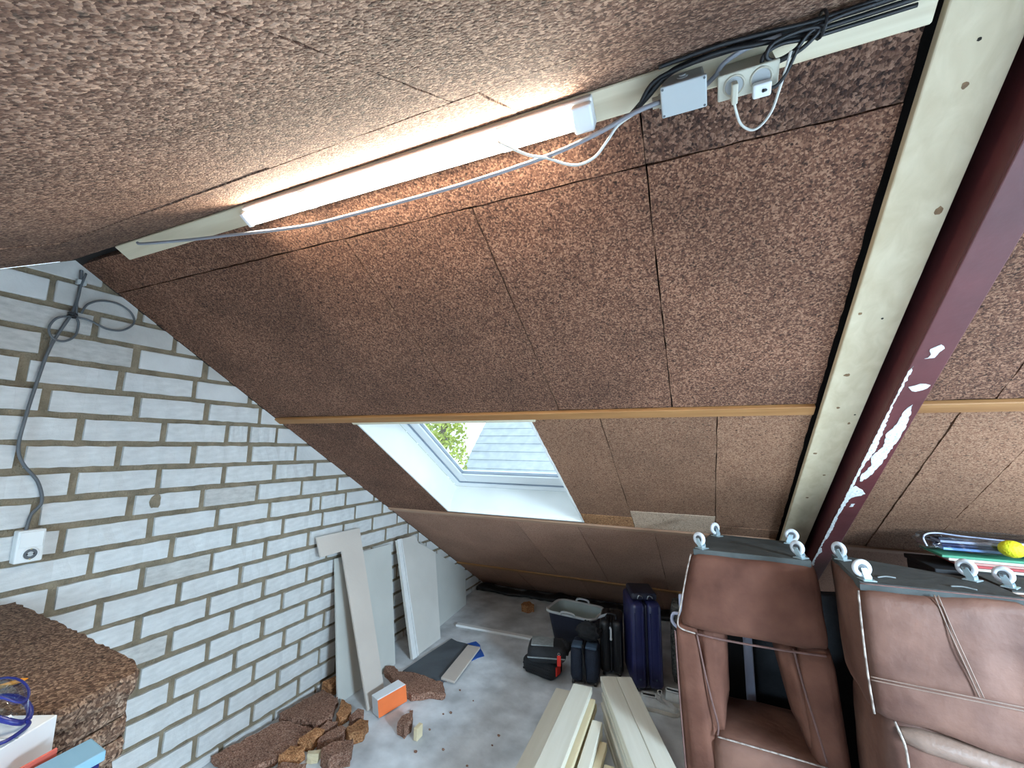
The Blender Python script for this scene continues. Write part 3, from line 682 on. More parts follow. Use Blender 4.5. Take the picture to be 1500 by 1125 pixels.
# ---------------------------------------------------------------- things lying on the floor
bm = NB(); tag(obj('dark_sheet', slab(bm, [(.455, 2.80), (.79, 2.755), (.80, 2.12), (.40, 2.125)], .006, .012, random.Random(2), .08, .006, 1), 'sheet_dark'), 'dark grey sheet lying on the floor by the leaning boards', 'sheet')
bm = NB(); tag(obj('blue_tarp', slab(bm, [(.60, 2.74), (.70, 2.87), (.90, 2.65), (.83, 2.52), (.66, 2.6)], .001, .005, random.Random(4), .06, .008, 1), 'tarp_blue'), 'folded blue plastic sticking out under the dark sheet', 'sheet')
bm = NB(); hexa(bm, [(.765, 2.145, .013), (.893, 2.141, .013), (.812, 2.725, .013), (.690, 2.715, .013), (.765, 2.145, .031), (.893, 2.141, .031), (.812, 2.725, .031), (.690, 2.715, .031)], .002, 1); tag(obj('short_plank', bm, 'gypsum_pink'), 'short beige plank lying across the dark sheet', 'plank')
bm = NB(); hexa(bm, [(.345, 3.075, .001), (1.225, 3.10, .001), (1.222, 3.155, .001), (.340, 3.13, .001), (.345, 3.075, .022), (1.225, 3.10, .022), (1.222, 3.155, .022), (.340, 3.13, .022)], .003, 1); tag(obj('white_strip', bm, 'paint_white'), 'long white strip of wood lying on the floor before the tub', 'strip')
bm = NB(); slab(bm, [(.80, 3.74), (.90, 3.70), (.945, 3.78), (.87, 3.86), (.82, 3.82)], .001, .075, random.Random(6), .02, .008, 3); tag(obj('chip_chunk', bm, 'chip_board_orange'), 'lone orange-brown chunk of chipboard far back on the floor', 'chunk')
# black foil along the eaves
bm = NB(); N_ = 60; rings = []
for i in range(N_ + 1):
    x = .03 + 2.5 * i / N_; c = Vector((x, 4.26 + .05 * noise.noise(Vector((x * 3, 0, 0))), 0)); rr = .055 + .03 * noise.noise(Vector((x * 4, 5, 0)))
    rings.append([bm.verts.new((x, min(c.y - .06 + 1.7 * rr * math.cos(q) * (1 + .25 * noise.noise(Vector((x * 14, q, 2)))), 4.25), max(.002, rr * .55 + rr * .62 * math.sin(q) * (1 + .35 * noise.noise(Vector((x * 14, q, 7))))))) for q in (2 * math.pi * j / 10 for j in range(10))])
for i in range(N_):
    for j in range(10): bm.faces.new((rings[i][j], rings[i][(j + 1) % 10], rings[i + 1][(j + 1) % 10], rings[i + 1][j]))
bm.faces.new(rings[0]); bm.faces.new(rings[-1][::-1])
tag(obj('black_foil', bm, 'foil_black', None, True), 'crumpled black plastic foil along the foot of the roof', 'foil')

# orange and white box
ob = thing('paint_box', 'small orange and white box standing tilted on the floor', 'box', (.65, 1.62, 0))
A, B, C_, D_ = Vector((.636, 1.575, .006)), Vector((.690, 1.812, .006)), Vector((.600, 1.842, .006)), Vector((.556, 1.606, .006)); u = Vector((-.01, -.01, .118))
bm = NB(); hexa(bm, [A, B, C_, D_, A + u, B + u, C_ + u, D_ + u], .003, 1); obj('carton', bm, 'box_white', ob)
nn = (B - A).cross(u).normalized() * .0016
bm = NB(); prism(bm, [A + nn * .2 + u * .02, B + nn * .2 + u * .02, B + nn * .2 + u * .97, A + nn * .2 + u * .97], nn); obj('orange_front', bm, 'box_orange', ob)
e = (B - A).normalized()
nn2 = u.cross(C_ - B).normalized()
bm = NB(); prism(bm, [B + u * .02 - nn2 * .0002, C_ + u * .02 - nn2 * .0002, C_ + u * .97 - nn2 * .0002, B + u * .97 - nn2 * .0002], -nn2 * .0016); obj('orange_end', bm, 'box_orange', ob)

# rubble of broken chip board
frag = [
    ('biggest flat slab of broken chipboard along the foot of the wall', [(.03, .86), (.10, 1.25), (.36, 1.28), (.40, 1.08), (.30, .80)], .003, .045, 'chip_rubble'),
    ('flat slab of broken chipboard lying between the big slab and the leaning boards', [(.05, 1.27), (.09, 1.60), (.27, 1.56), (.37, 1.42), (.36, 1.30)], .003, .06, 'chip_rubble'),
    ('cracked piece of chipboard at the far tip of the rubble', [(.30, 1.575), (.41, 1.545), (.47, 1.50), (.455, 1.40), (.405, 1.43)], .003, .055, 'chip_board_orange'),
    ('brown chunk at the tip of the rubble nearest the orange box', [(.50, 1.53), (.55, 1.53), (.58, 1.48), (.545, 1.43), (.50, 1.45)], .002, .06, 'chip_rubble'),
    ('ragged chunk right of the rubble slabs, pointing to the orange box', [(.60, 1.44), (.66, 1.45), (.69, 1.36), (.64, 1.30), (.58, 1.33)], .002, .07, 'chip_board_orange'),
    ('long narrow chunk lying across the middle of the rubble', [(.52, 1.36), (.58, 1.34), (.57, 1.22), (.50, 1.17), (.48, 1.24)], .002, .06, 'chip_rubble'),
    ('thin curved fragment beside the long chunk of the rubble', [(.40, 1.36), (.46, 1.38), (.465, 1.29), (.41, 1.28)], .002, .05, 'chip_rubble'),
    ('square chunk in the middle of the rubble', [(.41, 1.24), (.47, 1.26), (.47, 1.16), (.40, 1.14)], .002, .075, 'chip_board_orange'),
    ('thick lump of chipboard at the right side of the rubble', [(.62, 1.18), (.72, 1.24), (.77, 1.17), (.70, 1.08), (.61, 1.10)], .002, .09, 'chip_rubble'),
    ('small tan wood block inside the rubble', [(.50, 1.12), (.56, 1.15), (.58, 1.11), (.52, 1.08)], .002, .05, 'pine_yellow'),
    ('chunk of chipboard at the lower edge of the rubble', [(.40, 1.08), (.49, 1.10), (.48, 1.02), (.41, .99)], .002, .07, 'chip_board_orange'),
    ('flat fragment in front of the rubble, cut by the picture edge', [(.44, .98), (.58, 1.03), (.60, .93), (.46, .88)], .002, .05, 'chip_rubble'),
    ('lone dark brown chunk on the bare floor right of the rubble', [(.83, 1.56), (.88, 1.62), (.92, 1.56), (.91, 1.48), (.85, 1.50)], .002, .075, 'chip_rubble'),
    ('chunk of chipboard leaning at the wall behind the leaning sheet', [(.05, 1.64), (.10, 1.80), (.17, 1.79), (.14, 1.63)], .002, .09, 'chip_board_orange'),
    ('tiny crumb of chipboard beside the orange box', [(.78, 1.72), (.795, 1.735), (.81, 1.72), (.79, 1.705)], .001, .014, 'chip_rubble'),
]
rf = random.Random(31)
for lab, poly, z0, z1, m in frag:
    bm = NB(); slab(bm, poly, z0, z1, rf, .028, .007, 3)
    tag(obj('chipboard_fragment' if 'wood block' not in lab else 'wood_block', bm, m), lab, 'fragment', 'rubble along the wall')
bm = NB(); box(bm, .975, 1.005, 1.50, 1.56, .001, .075, .003, 1, Matrix.Translation((0, 0, 0))); tag(obj('wood_block', bm, 'pine_yellow'), 'small pale wood offcut standing right of the lone brown chunk', 'offcut')
bm = NB(); slab(bm, [(.27, 2.085), (.34, 2.10), (.42, 2.05), (.58, 2.09), (.84, 2.06), (.93, 1.96), (.82, 1.905), (.71, 1.83), (.55, 1.88), (.47, 1.935), (.40, 1.985), (.30, 2.03)], .002, .05, rf, .03, .008, 3); tag(obj('curved_offcut', bm, 'chip_rubble'), 'curved strip of chipboard behind the orange box', 'offcut')
rc2 = random.Random(8)
for k in range(16):
    x, y = rc2.uniform(.6, 1.5), rc2.uniform(1.15, 2.2); s_ = rc2.uniform(.006, .013)
    if .5 < x < .95 and 1.1 < y < 2.15: x += .35
    bm = NB(); ball(bm, (x, y, s_ * .5), s_, s_ * .7, s_ * .55, 6, 4, .5, 20)
    tag(obj('floor_crumb', bm, 'chip_rubble'), 'tiny brown crumb scattered on the concrete floor', 'crumb', 'crumbs on the floor')

# ---------------------------------------------------------------- tub, bags and suitcases
def rrect(cx, cy, hx, hy, r_, n=5):
    out = []
    for (sx, sy, a0) in ((1, 1, 0), (-1, 1, 90), (-1, -1, 180), (1, -1, 270)):
        for i in range(n + 1):
            q = math.radians(a0 + 90 * i / n); out.append((cx + sx * (hx - r_) + r_ * math.cos(q), cy + sy * (hy - r_) + r_ * math.sin(q)))
    return out
def loft(bm, rings, cap0=True, cap1=True):
    R_ = [[bm.verts.new(p) for p in r_] for r_ in rings]; n = len(R_[0])
    for i in range(len(R_) - 1):
        for j in range(n): bm.faces.new((R_[i][j], R_[i][(j + 1) % n], R_[i + 1][(j + 1) % n], R_[i + 1][j]))
    if cap0: bm.faces.new(R_[0][::-1])
    if cap1: bm.faces.new(R_[-1])
    return bm
tub = thing('storage_tub', 'dark plastic tub with pale grey inside and rim, empty, under the low roof', 'tub')
def tr(z, hx, hy, r_): return [(x, y, z) for x, y in rrect(0, 0, hx, hy, r_)]
obj('tub_body', loft(NB(), [tr(.002, .185, .125, .06), tr(.15, .215, .15, .07), tr(.285, .24, .175, .08)], True, False), 'tub_outside', tub, True)
obj('tub_lining', loft(NB(), [tr(.284, .232, .167, .076), tr(.15, .207, .142, .066), tr(.014, .178, .118, .056)], False, True), 'tub_inside', tub, True)
obj('rim', loft(NB(), [tr(.270, .242, .177, .08), tr(.276, .256, .191, .09), tr(.292, .256, .191, .09), tr(.296, .246, .181, .085), tr(.284, .231, .166, .076)], False, False), 'tub_rim', tub, True)
for sy in (-1, 1):
    bm = NB(); tube(bm, [(-.07, sy * .19, .284), (-.055, sy * .200, .310), (0, sy * .203, .316), (.055, sy * .200, .310), (.07, sy * .19, .284)], .010); obj('handle', bm, 'tub_rim', tub, True)
bm = NB(); torus(bm, (-.238, 0, .22), (1, 0, -.1), .035, .006, 20, 6); obj('grip_hole', bm, 'tub_outside', tub, True)
tub.location = (1.56, 3.28, 0); tub.rotation_euler.z = math.radians(-7)

def case(name, label, w_, d_, h_, m, loc, rz, seam='navy_dark', ribs=6, r_=.035, cat='suitcase'):
    """suitcase standing on its short side: w_ = thickness (x), d_ = depth (y), front at y=0"""
    t = thing(name, label, cat)
    bm = NB(); box(bm, -w_ / 2, -.006, 0, d_, .025, h_, r_, 4); obj('shell_half', bm, m, t, True)
    bm = NB(); box(bm, .006, w_ / 2, 0, d_, .025, h_, r_, 4); obj('shell_half', bm, m, t, True)
    bm = NB(); box(bm, -.008, .008, .012, d_ - .01, .035, h_ - .012, .004); obj('zip_band', bm, seam, t)
    for i in range(ribs):
        x = -w_ / 2 + w_ * (i + .5) / ribs
        if abs(x) < .016: continue
        bm = NB(); box(bm, x - .006, x + .006, -.003, .004, .09, h_ - .07, .002, 1); obj('rib', bm, m, t)
    for sx in (-1, 1):
        for y in (.03, d_ - .03):
            bm = NB(); cyl(bm, (sx * (w_ / 2 - .03) - .009, y, .022), (1, 0, 0), .02, .018, 14); obj('wheel', bm, 'cable_black', t)
    return t
bs = case('suitcase', 'tall navy blue hard suitcase standing on end beside the armchair', .235, .40, .64, 'navy_shell', (2.29, 2.645, 0), math.radians(18), 'navy_dark', 4)
bm = NB(); box(bm, -.10, .10, .06, .33, .642, .70, .02, 3); obj('top_bag', bm, 'navy_dark', bs, True)
for x in (-.035, .04): bm = NB(); tube(bm, [(x - .02, .05, .66), (x - .01, .045, .685), (x + .012, .045, .68), (x + .02, .05, .665)], .004); obj('buckle', bm, 'steel_bright', bs, True)
for x in (-.06, .06): bm = NB(); cyl(bm, (x, -.001, .10), (0, -1, 0), .008, .003, 12); obj('rivet', bm, 'cap_blue', bs)
bs.location = (2.295, 2.645, 0); bs.rotation_euler.z = math.radians(18)
bk = case('suitcase', 'black ribbed suitcase between the navy suitcase and the small cabin bag', .185, .32, .425, 'black_shell', (2.02, 2.735, 0), math.radians(8), 'cable_black', 6)
bm = NB(); tube(bm, [(-.04, .06, .420), (-.038, .06, .455), (0, .06, .465), (.038, .06, .455), (.04, .06, .420)], .009); obj('handle', bm, 'cable_black', bk, True)
bm = NB(); box(bm, -.006, .008, -.010, -.002, .30, .375, .002, 1); ball(bm, (.001, -.009, .295), .010, .006, .014, 10, 6); ball(bm, (-.004, -.008, .377), .008, .006, .012, 10, 6); obj('zip_pull', bm, 'tag_white', bk)
bm = NB(); hexa(bm, [(-.105, .02, .427), (-.05, .05, .440), (-.05, .053, .440), (-.105, .023, .427), (-.085, .02, .457), (-.03, .05, .467), (-.03, .053, .467), (-.085, .023, .457)]); obj('name_tag', bm, 'tag_white', bk)
bk.location = (1.995, 2.76, 0); bk.rotation_euler.z = math.radians(8)
cb = thing('cabin_bag', 'small dark blue two-part cabin bag in front of the black suitcase', 'bag')
for (x0, x1) in ((-.105, -.012), (.004, .105)):
    bm = NB(); cushion(bm, [(x0, 0, .02), (x1, 0, .02), (x1, .22, .02), (x0, .22, .02), (x0, .01, .27), (x1, .01, .27), (x1, .22, .27), (x0, .22, .27)], .008, 6, .02); obj('compartment', bm, 'blue_fabric', cb, True)
    bm = NB(); box(bm, x0 + .008, x1 - .004, -.004, .10, .268, .286, .006); obj('top_cap', bm, 'cap_blue', cb, True)
bm = NB(); box(bm, -.012, .004, .006, .21, .02, .275, .003); obj('zip_band', bm, 'cable_black', cb)
bm = NB(); tube(bm, [(-.012, -.006, .30), (.0, -.012, .2), (.012, -.010, .1), (.012, -.006, .03)], .006); obj('strap', bm, 'cable_black', cb, True)
for sx in (-.085, .085): bm = NB(); cyl(bm, (sx - .01, .02, .018), (1, 0, 0), .018, .02, 12); obj('wheel', bm, 'cable_black', cb)
cb.location = (1.818, 2.55, 0); cb.rotation_euler.z = math.radians(6)
bm = NB(); ball(bm, (1.835, 2.66, .363), .092, .075, .070, 40, 26, .28, 11); tag(obj('drawstring_bag', bm, 'black_fabric', None, True), 'crumpled black cloth bag lying on top of the cabin bag', 'bag')

tb = thing('tool_case', 'dark soft tool case on the floor with a red tag, lowest of two', 'case')
bm = NB(); cushion(bm, [(-.145, -.09, .002), (.145, -.09, .002), (.145, .09, .002), (-.145, .09, .002), (-.145, -.09, .128), (.145, -.09, .128), (.145, .09, .128), (-.145, .09, .128)], .007, 8, .03); obj('case_body', bm, 'black_fabric', tb, True)
for z in (.045, .085): bm = NB(); box(bm, -.13, .13, -.104, -.096, z - .006, z + .006, .002, 1); obj('ridge', bm, 'black_fabric', tb)
bm = NB(); box(bm, .148, .157, -.05, .02, .035, .10, .002, 1); obj('red_side', bm, 'tag_red', tb)
tb.location = (1.46, 2.60, 0); tb.rotation_euler.z = math.radians(-12)
tu = thing('tool_bag', 'black tool bag with grey pad and red tag lying on the lower tool case', 'bag')
bm = NB(); cushion(bm, [(-.15, -.12, .146), (.15, -.12, .146), (.15, .12, .146), (-.15, .12, .146), (-.145, -.11, .255), (.14, -.11, .255), (.14, .11, .255), (-.145, .11, .255)], .008, 8, .03); obj('bag_body', bm, 'black_fabric', tu, True)
bm = NB(); box(bm, -.125, .055, -.085, .07, .262, .272, .003); obj('grey_pad', bm, 'grey_pad', tu)
bm = NB(); box(bm, -.15, .15, -.13, -.122, .190, .199, .002, 1); obj('zip', bm, 'grey_pad', tu)
bm = NB(); ball(bm, (.13, .06, .20), .065, .065, .06, 16, 10, .3); obj('side_pocket', bm, 'black_fabric', tu, True)
bm = NB(); box(bm, .085, .115, -.140, -.134, .148, .225, .002, 1); obj('red_tag', bm, 'tag_red', tu)
bm = NB(); torus(bm, (.10, -.138, .236), (0, 1, 0), .008, .002, 14, 6); obj('tag_ring', bm, 'steel_bright', tu, True)
tu.location = (1.51, 2.56, 0); tu.rotation_euler.z = math.radians(16)

# patterned bag behind the suitcases, right
pb = thing('patterned_bag', 'dark patterned bag in the shadow between the navy suitcase and the armchair', 'bag', (2.58, 2.95, 0))
bm = NB(); cushion(bm, [(2.455, 2.84, .002), (2.70, 2.84, .002), (2.70, 3.04, .002), (2.455, 3.04, .002), (2.46, 2.85, .60), (2.69, 2.85, .60), (2.69, 3.03, .60), (2.46, 3.03, .60)], .008, 8, .03, .010); obj('bag_body', bm, 'pattern_dark', pb, True)
bm = NB(); tube(bm, [(2.52, 2.87, .60), (2.54, 2.86, .66), (2.62, 2.86, .66), (2.64, 2.87, .60)], .008); obj('handle', bm, 'black_fabric', pb, True)

# sneakers
def sneaker(label, loc, rz):
    t = thing('sneaker', label, 'shoe', group='sneakers by the armchair')
    def outline(z, k, dz=0):
        pts = [(-.125, 0), (-.12, .030), (-.08, .037), (-.02, .033), (.04, .040), (.085, .046), (.12, .034), (.135, .0), (.12, -.034), (.085, -.046), (.04, -.040), (-.02, -.033), (-.08, -.037), (-.12, -.030)]
        return [(x * k, y * k, z) for x, y in pts]
    obj('sole', loft(NB(), [outline(.001, .98), outline(.006, 1.02), outline(.024, 1.03), outline(.028, .99)]), 'shoe_sole', t, True)
    up_ = []
    for (z, top) in ((.026, 0), (.045, .3), (.065, .65), (.082, .9), (.092, 1.0)):
        r_ = []
        for x, y in [(-.125, 0), (-.12, .030), (-.08, .037), (-.02, .033), (.04, .040), (.085, .046), (.12, .034), (.132, .0), (.12, -.034), (.085, -.046), (.04, -.040), (-.02, -.033), (-.08, -.037), (-.12, -.030)]:
            xs = min(x, .132 - top * .155) if x > 0 else x * (1 - .05 * top)
            r_.append((xs, y * (1 - .38 * top), z))
        up_.append(r_)
    obj('upper', loft(NB(), up_, True, False), 'shoe_white', t, True)
    bm = NB(); loft(bm, [[(p[0] * .93 - .004, p[1] * .85, .086) for p in up_[-1]], [(p[0] * .8 - .01, p[1] * .6, .050) for p in up_[-1]]], False, True); obj('inside', bm, 'shoe_inside', t, True)
    bm = NB(); tube(bm, [tuple(p) for p in up_[-1]] + [tuple(up_[-1][0])], .006, 6, False); obj('collar', bm, 'shoe_white', t, True)
    bm = NB(); box(bm, -.02, .05, -.018, .018, 0, .006, .003, 2, Matrix.Translation((.028, 0, .075)) @ Matrix.Rotation(math.radians(34), 4, 'Y')); obj('tongue', bm, 'shoe_white', t)
    for i in range(4):
        x = .0 + i * .018; z = .096 - i * .012
        bm = NB(); tube(bm, [(x, -.026, z - .012), (x + .004, 0, z + .002), (x, .026, z - .012)], .003, 6); obj('lace', bm, 'lace', t, True)
    for sy in (-1, 1): bm = NB(); tube(bm, [(.0, 0, .098), (-.01, sy * .02, .122), (.015, sy * .035, .118), (.008, sy * .006, .1)], .003, 6); obj('lace_bow', bm, 'lace', t, True)
    t.location = loc; t.rotation_euler.z = rz
    return t
sneaker('white canvas sneaker with loose laces, nearer of the pair', (2.385, 2.46, 0), math.radians(2))
sneaker('white canvas sneaker partly behind the armchair, farther of the pair', (2.54, 2.58, 0), math.radians(-4))

# ---------------------------------------------------------------- stacks of planks
def plank(p0, p1, w_, z0, z1, m, label, group, name='plank'):
    a = Vector((p0[0], p0[1], 0)); c = Vector((p1[0], p1[1], 0)); d = (c - a); L = d.length; ang = math.atan2(d.y, d.x) - math.pi / 2
    bm = NB(); box(bm, -w_ / 2, w_ / 2, 0, L, 0, z1 - z0, .003, 1)
    o = obj(name, bm, m); o.location = (a.x, a.y, z0); o.rotation_euler.z = ang
    return tag(o, label, 'plank', group)
G1 = 'planks of the left stack'; G2 = 'planks of the right stack'
same1 = 'pine plank low in the left stack, mostly hidden under the wide top planks'
for k in range(5):
    for j, (x, far, w_) in enumerate(((1.845, 2.06, .19), (2.06, 1.56 + .015 * k, .17))):
        plank((x + .03 + (k % 2) * .006, .30), (x + (k % 2) * .006, far - .012 * k), w_, .001 + k * .030, .0295 + k * .030, 'pine_fresh', (same1 if j == 0 else 'right-hand pine plank of the left stack, %s layer from the floor' % ['lowest', 'second', 'third', 'fourth', 'fifth'][k]), G1)
plank((1.885, .30), (1.830, 2.085), .185, .152, .195, 'pine_fresh', 'wide pale plank on the outer left of the left stack', G1)
plank((2.045, .30), (1.985, 2.01), .10, .152, .195, 'pine_yellow', 'plank under the top of the left stack, its right edge showing', G1)
plank((1.985, .28), (1.945, 2.00), .165, .197, .226, 'pine_fresh', 'second plank from the top of the left stack', G1)
plank((2.005, .28), (1.968, 1.94), .150, .228, .256, 'pine_yellow', 'plank just below the top plank of the left stack', G1)
plank((1.985, .28), (1.949, 1.99), .125, .258, .298, 'pine_fresh', 'topmost white plank of the left stack', G1)
plank((2.13, .30), (2.088, 1.78), .060, .152, .232, 'pine_fresh', 'narrow pale batten on edge, along the right of the left stack', G1)
plank((2.185, .30), (2.142, 1.68), .042, .152, .190, 'pine_yellow', 'yellow narrow batten right of the pale one in the left stack', G1)
plank((2.242, .40), (2.212, 1.50), .055, .1515, .200, 'pine_yellow', 'short pale batten nearest the right stack', G1)
dv = Vector((.323, -.774)).normalized(); pv = Vector((-dv.y, dv.x))      # pv points right
rpk = random.Random(17)
same2 = 'pine plank inside the right stack below its two top planks'
def rplank(lat, w_, z0, z1, far, m, lab):
    c = Vector((2.128, 2.184)) + pv * lat + dv * far
    plank(c + dv * 1.9, c, w_, z0, z1, m, lab, G2)
pv = -pv if pv.x < 0 else pv
for k in range(8):
    rplank(-.002 + rpk.uniform(-.008, .008), .196, .001 + k * .030, .0295 + k * .030, rpk.uniform(.0, .05), 'pine_fresh', 'pine plank of the right stack, %s from the floor' % ['lowest one', 'second', 'third', 'fourth', 'fifth', 'sixth', 'seventh', 'eighth'][k])
rplank(.0, .205, .242, .270, .012, 'pine_fresh', 'plank second from the top of the right stack')
rplank(-.050, .108, .272, .300, .0, 'pine_fresh', 'top left plank of the right stack')
rplank(.057, .100, .272, .300, .004, 'pine_fresh', 'top right plank of the right stack')

# ---------------------------------------------------------------- upturned armchair and sofa pieces
def caster(parent, x, y, z, rz, h=.0):
    M = Matrix.Translation((x, y, z)) @ Matrix.Rotation(rz, 4, 'Z'); ax = M.to_3x3() @ Vector((1, 0, 0)); c = M @ Vector((0, .014, .046))
    bm = NB(); box(bm, -.026, .026, -.024, .024, 0, .005, .002, 1, M); box(bm, -.014, .014, -.014, .016, .004, .016, .003, 1, M)
    for sx in (-.0165, .0135): hexa(bm, [M @ Vector(p) for p in ((sx, -.012, .014), (sx + .003, -.012, .014), (sx + .003, .016, .014), (sx, .016, .014), (sx, .004, .050), (sx + .003, .004, .050), (sx + .003, .024, .050), (sx, .024, .050))])
    p = obj('caster', bm, 'caster_plate', parent)
    bm = NB(); torus(bm, c, ax, .0245, .0105, 26, 10); obj('wheel', bm, 'caster_tyre', p, True)
    bm = NB(); cyl(bm, c - ax * .007, ax, .018, .014, 18); obj('hub', bm, 'cable_grey', p)
    bm = NB(); cyl(bm, c - ax * .018, ax, .005, .036, 12); obj('axle', bm, 'steel_bright', p)
    return p
ac = thing('armchair', 'brown suede armchair stood upside down with casters in the air, under the rafter', 'armchair', (2.92, 1.75, 0))
T = 1.312
bm = NB(); cushion(bm, [(2.585, 1.500, .930), (3.220, 1.480, .935), (3.235, 1.93, .95), (2.640, 1.96, .95), (2.652, 1.512, T - .008), (3.198, 1.492, T - .008), (3.212, 1.975, T - .008), (2.757, 2.02, T - .008)], .012, 12, .03, .006); obj('seat_block', bm, 'suede_brown', ac, True)
bm = NB(); hexa(bm, [(2.668, 1.530, T - .02), (3.184, 1.510, T - .02), (3.198, 1.960, T - .02), (2.768, 2.004, T - .02), (2.668, 1.530, T + .012), (3.184, 1.510, T + .012), (3.198, 1.960, T + .012), (2.768, 2.004, T + .012)], .004, 2); obj('underside_cloth', bm, 'underside_cloth', ac)
# arms: an outer slab and a padded inner wing each
bm = NB(); cushion(bm, [(2.585, 1.515, .002), (2.790, 1.505, .002), (2.80, 2.0, .002), (2.64, 2.0, .002), (2.560, 1.520, .935), (2.665, 1.510, .940), (2.68, 1.96, .94), (2.625, 1.96, .94)], .008, 10, .03, .006); obj('arm', bm, 'suede_brown', ac, True)
bm = NB(); cushion(bm, [(2.715, 1.535, .46), (2.770, 1.545, .46), (2.80, 1.80, .46), (2.72, 1.80, .46), (2.655, 1.535, .925), (2.795, 1.560, .925), (2.81, 1.80, .925), (2.66, 1.80, .925)], .014, 10, .03, .006, 4.0); obj('arm_pad', bm, 'suede_brown', ac, True)
bm = NB(); cushion(bm, [(3.165, 1.490, .002), (3.285, 1.485, .002), (3.28, 1.96, .002), (3.17, 1.96, .002), (3.095, 1.505, .935), (3.235, 1.490, .940), (3.24, 1.92, .94), (3.10, 1.92, .94)], .008, 10, .03, .006, 8.0); obj('arm', bm, 'suede_brown', ac, True)
bm = NB(); cushion(bm, [(3.120, 1.535, .46), (3.165, 1.53, .46), (3.16, 1.80, .46), (3.110, 1.80, .46), (3.020, 1.555, .925), (3.105, 1.535, .925), (3.10, 1.80, .925), (3.020, 1.80, .925)], .014, 10, .03, .006, 12.0); obj('arm_pad', bm, 'suede_brown', ac, True)
bm = NB(); cushion(bm, [(2.70, 1.500, .002), (3.20, 1.485, .002), (3.19, 1.95, .002), (2.72, 1.95, .002), (2.715, 1.492, .472), (3.185, 1.478, .465), (3.17, 1.95, .45), (2.73, 1.95, .455)], .010, 10, .03, .006, 15.0); obj('back_cushion', bm, 'leather_brown', ac, True)
bm = NB(); tube(bm, [(2.656, 1.508, T - .012), (2.630, 1.503, 1.20), (2.597, 1.494, 1.05), (2.578, 1.494, .965), (2.592, 1.490, .935), (2.66, 1.484, .924)], .0038); obj('piping', bm, 'piping_worn', ac, True)
bm = NB(); tube(bm, [(2.66, 1.484, .924), (2.80, 1.478, .918), (3.0, 1.470, .920), (3.20, 1.466, .928)], .005); obj('piping', bm, 'piping_dark', ac, True)
bm = NB(); tube(bm, [(2.664, 1.512, .92), (2.690, 1.506, .76), (2.718, 1.502, .62), (2.740, 1.500, .52), (2.735, 1.496, .475)], .005); obj('piping', bm, 'piping_dark', ac, True)
bm = NB(); tube(bm, [(3.082, 1.508, .92), (3.110, 1.506, .76), (3.145, 1.494, .60), (3.17, 1.486, .48)], .005); obj('piping', bm, 'piping_dark', ac, True)
bm = NB(); tube(bm, [(2.735, 1.490, .472), (2.85, 1.480, .474), (3.0, 1.475, .472), (3.17, 1.474, .466)], .0038); obj('piping', bm, 'piping_worn', ac, True)
bm = NB(); tube(bm, [(2.562, 1.514, .91), (2.570, 1.512, .6), (2.585, 1.510, .25), (2.590, 1.510, .02)], .004); obj('piping', bm, 'piping_dark', ac, True)
for (x, y, rz) in ((2.712, 1.555, .9), (2.800, 1.935, 2.4), (3.165, 1.900, -1.9), (3.150, 1.545, .8)): caster(ac, x, y, T + .0122, rz)

so2 = thing('sofa_section', 'brown leather sofa section stood upside down right of the red beam, stitched front', 'sofa', (3.5, 1.5, 0))
top = [(3.268, 1.178), (3.775, 1.200), (3.782, 1.39), (3.745, 1.53), (3.616, 1.622), (3.345, 1.735), (3.276, 1.563)]
bm = NB(); cushion(bm, [(3.270, 1.165, .862), (3.785, 1.165, .800), (3.785, 1.42, .82), (3.290, 1.60, .87), (3.266, 1.182, 1.306), (3.775, 1.202, 1.306), (3.770, 1.45, 1.306), (3.300, 1.72, 1.306)], .014, 12, .03, .008, 20.0); obj('seat_block', bm, 'leather_brown', so2, True)
bm = NB(); prism(bm, [(3.280, 1.202, 1.296), (3.766, 1.222, 1.296), (3.760, 1.440, 1.296), (3.310, 1.700, 1.296)], (0, 0, .031)); obj('underside_cloth', bm, 'underside_cloth', so2)
bm = NB(); tube(bm, [(3.280, 1.200, 1.322), (3.50, 1.208, 1.322), (3.766, 1.220, 1.322)], .003); obj('welt', bm, 'piping_dark', so2, True)
bm = NB(); tube(bm, [(3.266, 1.178, 1.30), (3.262, 1.164, 1.15), (3.264, 1.160, 1.0), (3.272, 1.162, .87)], .0038); obj('piping', bm, 'piping_worn', so2, True)
for dz in (0, -.011):
    bm = NB(); tube(bm, [(3.272, 1.160, .998 + dz), (3.40, 1.153, .997 + dz), (3.56, 1.150, .994 + dz), (3.78, 1.158, .985 + dz)], .0025); obj('stitched_seam', bm, 'leather_pale', so2, True)
for dx in (0, .011):
    bm = NB(); tube(bm, [(3.500 + dx, 1.190, 1.312), (3.520 + dx, 1.166, 1.20), (3.545 + dx, 1.156, 1.10), (3.572 + dx, 1.151, .998)], .0025); obj('stitched_seam', bm, 'leather_pale', so2, True)
bm = NB(); cushion(bm, [(3.31, 1.215, .002), (3.80, 1.20, .002), (3.80, 1.60, .002), (3.31, 1.60, .002), (3.315, 1.215, .87), (3.80, 1.20, .82), (3.80, 1.60, .82), (3.315, 1.60, .87)], .012, 10, .03, .008, 25.0); obj('back_cushion', bm, 'leather_brown', so2, True)
bm = NB(); cushion(bm, [(3.365, 1.178, .765), (3.80, 1.165, .715), (3.80, 1.26, .715), (3.365, 1.26, .765), (3.345, 1.178, .830), (3.80, 1.165, .785), (3.80, 1.26, .785), (3.345, 1.26, .83)], .006, 6, .03, .004, 28.0); obj('pale_roll', bm, 'leather_pale', so2, True)
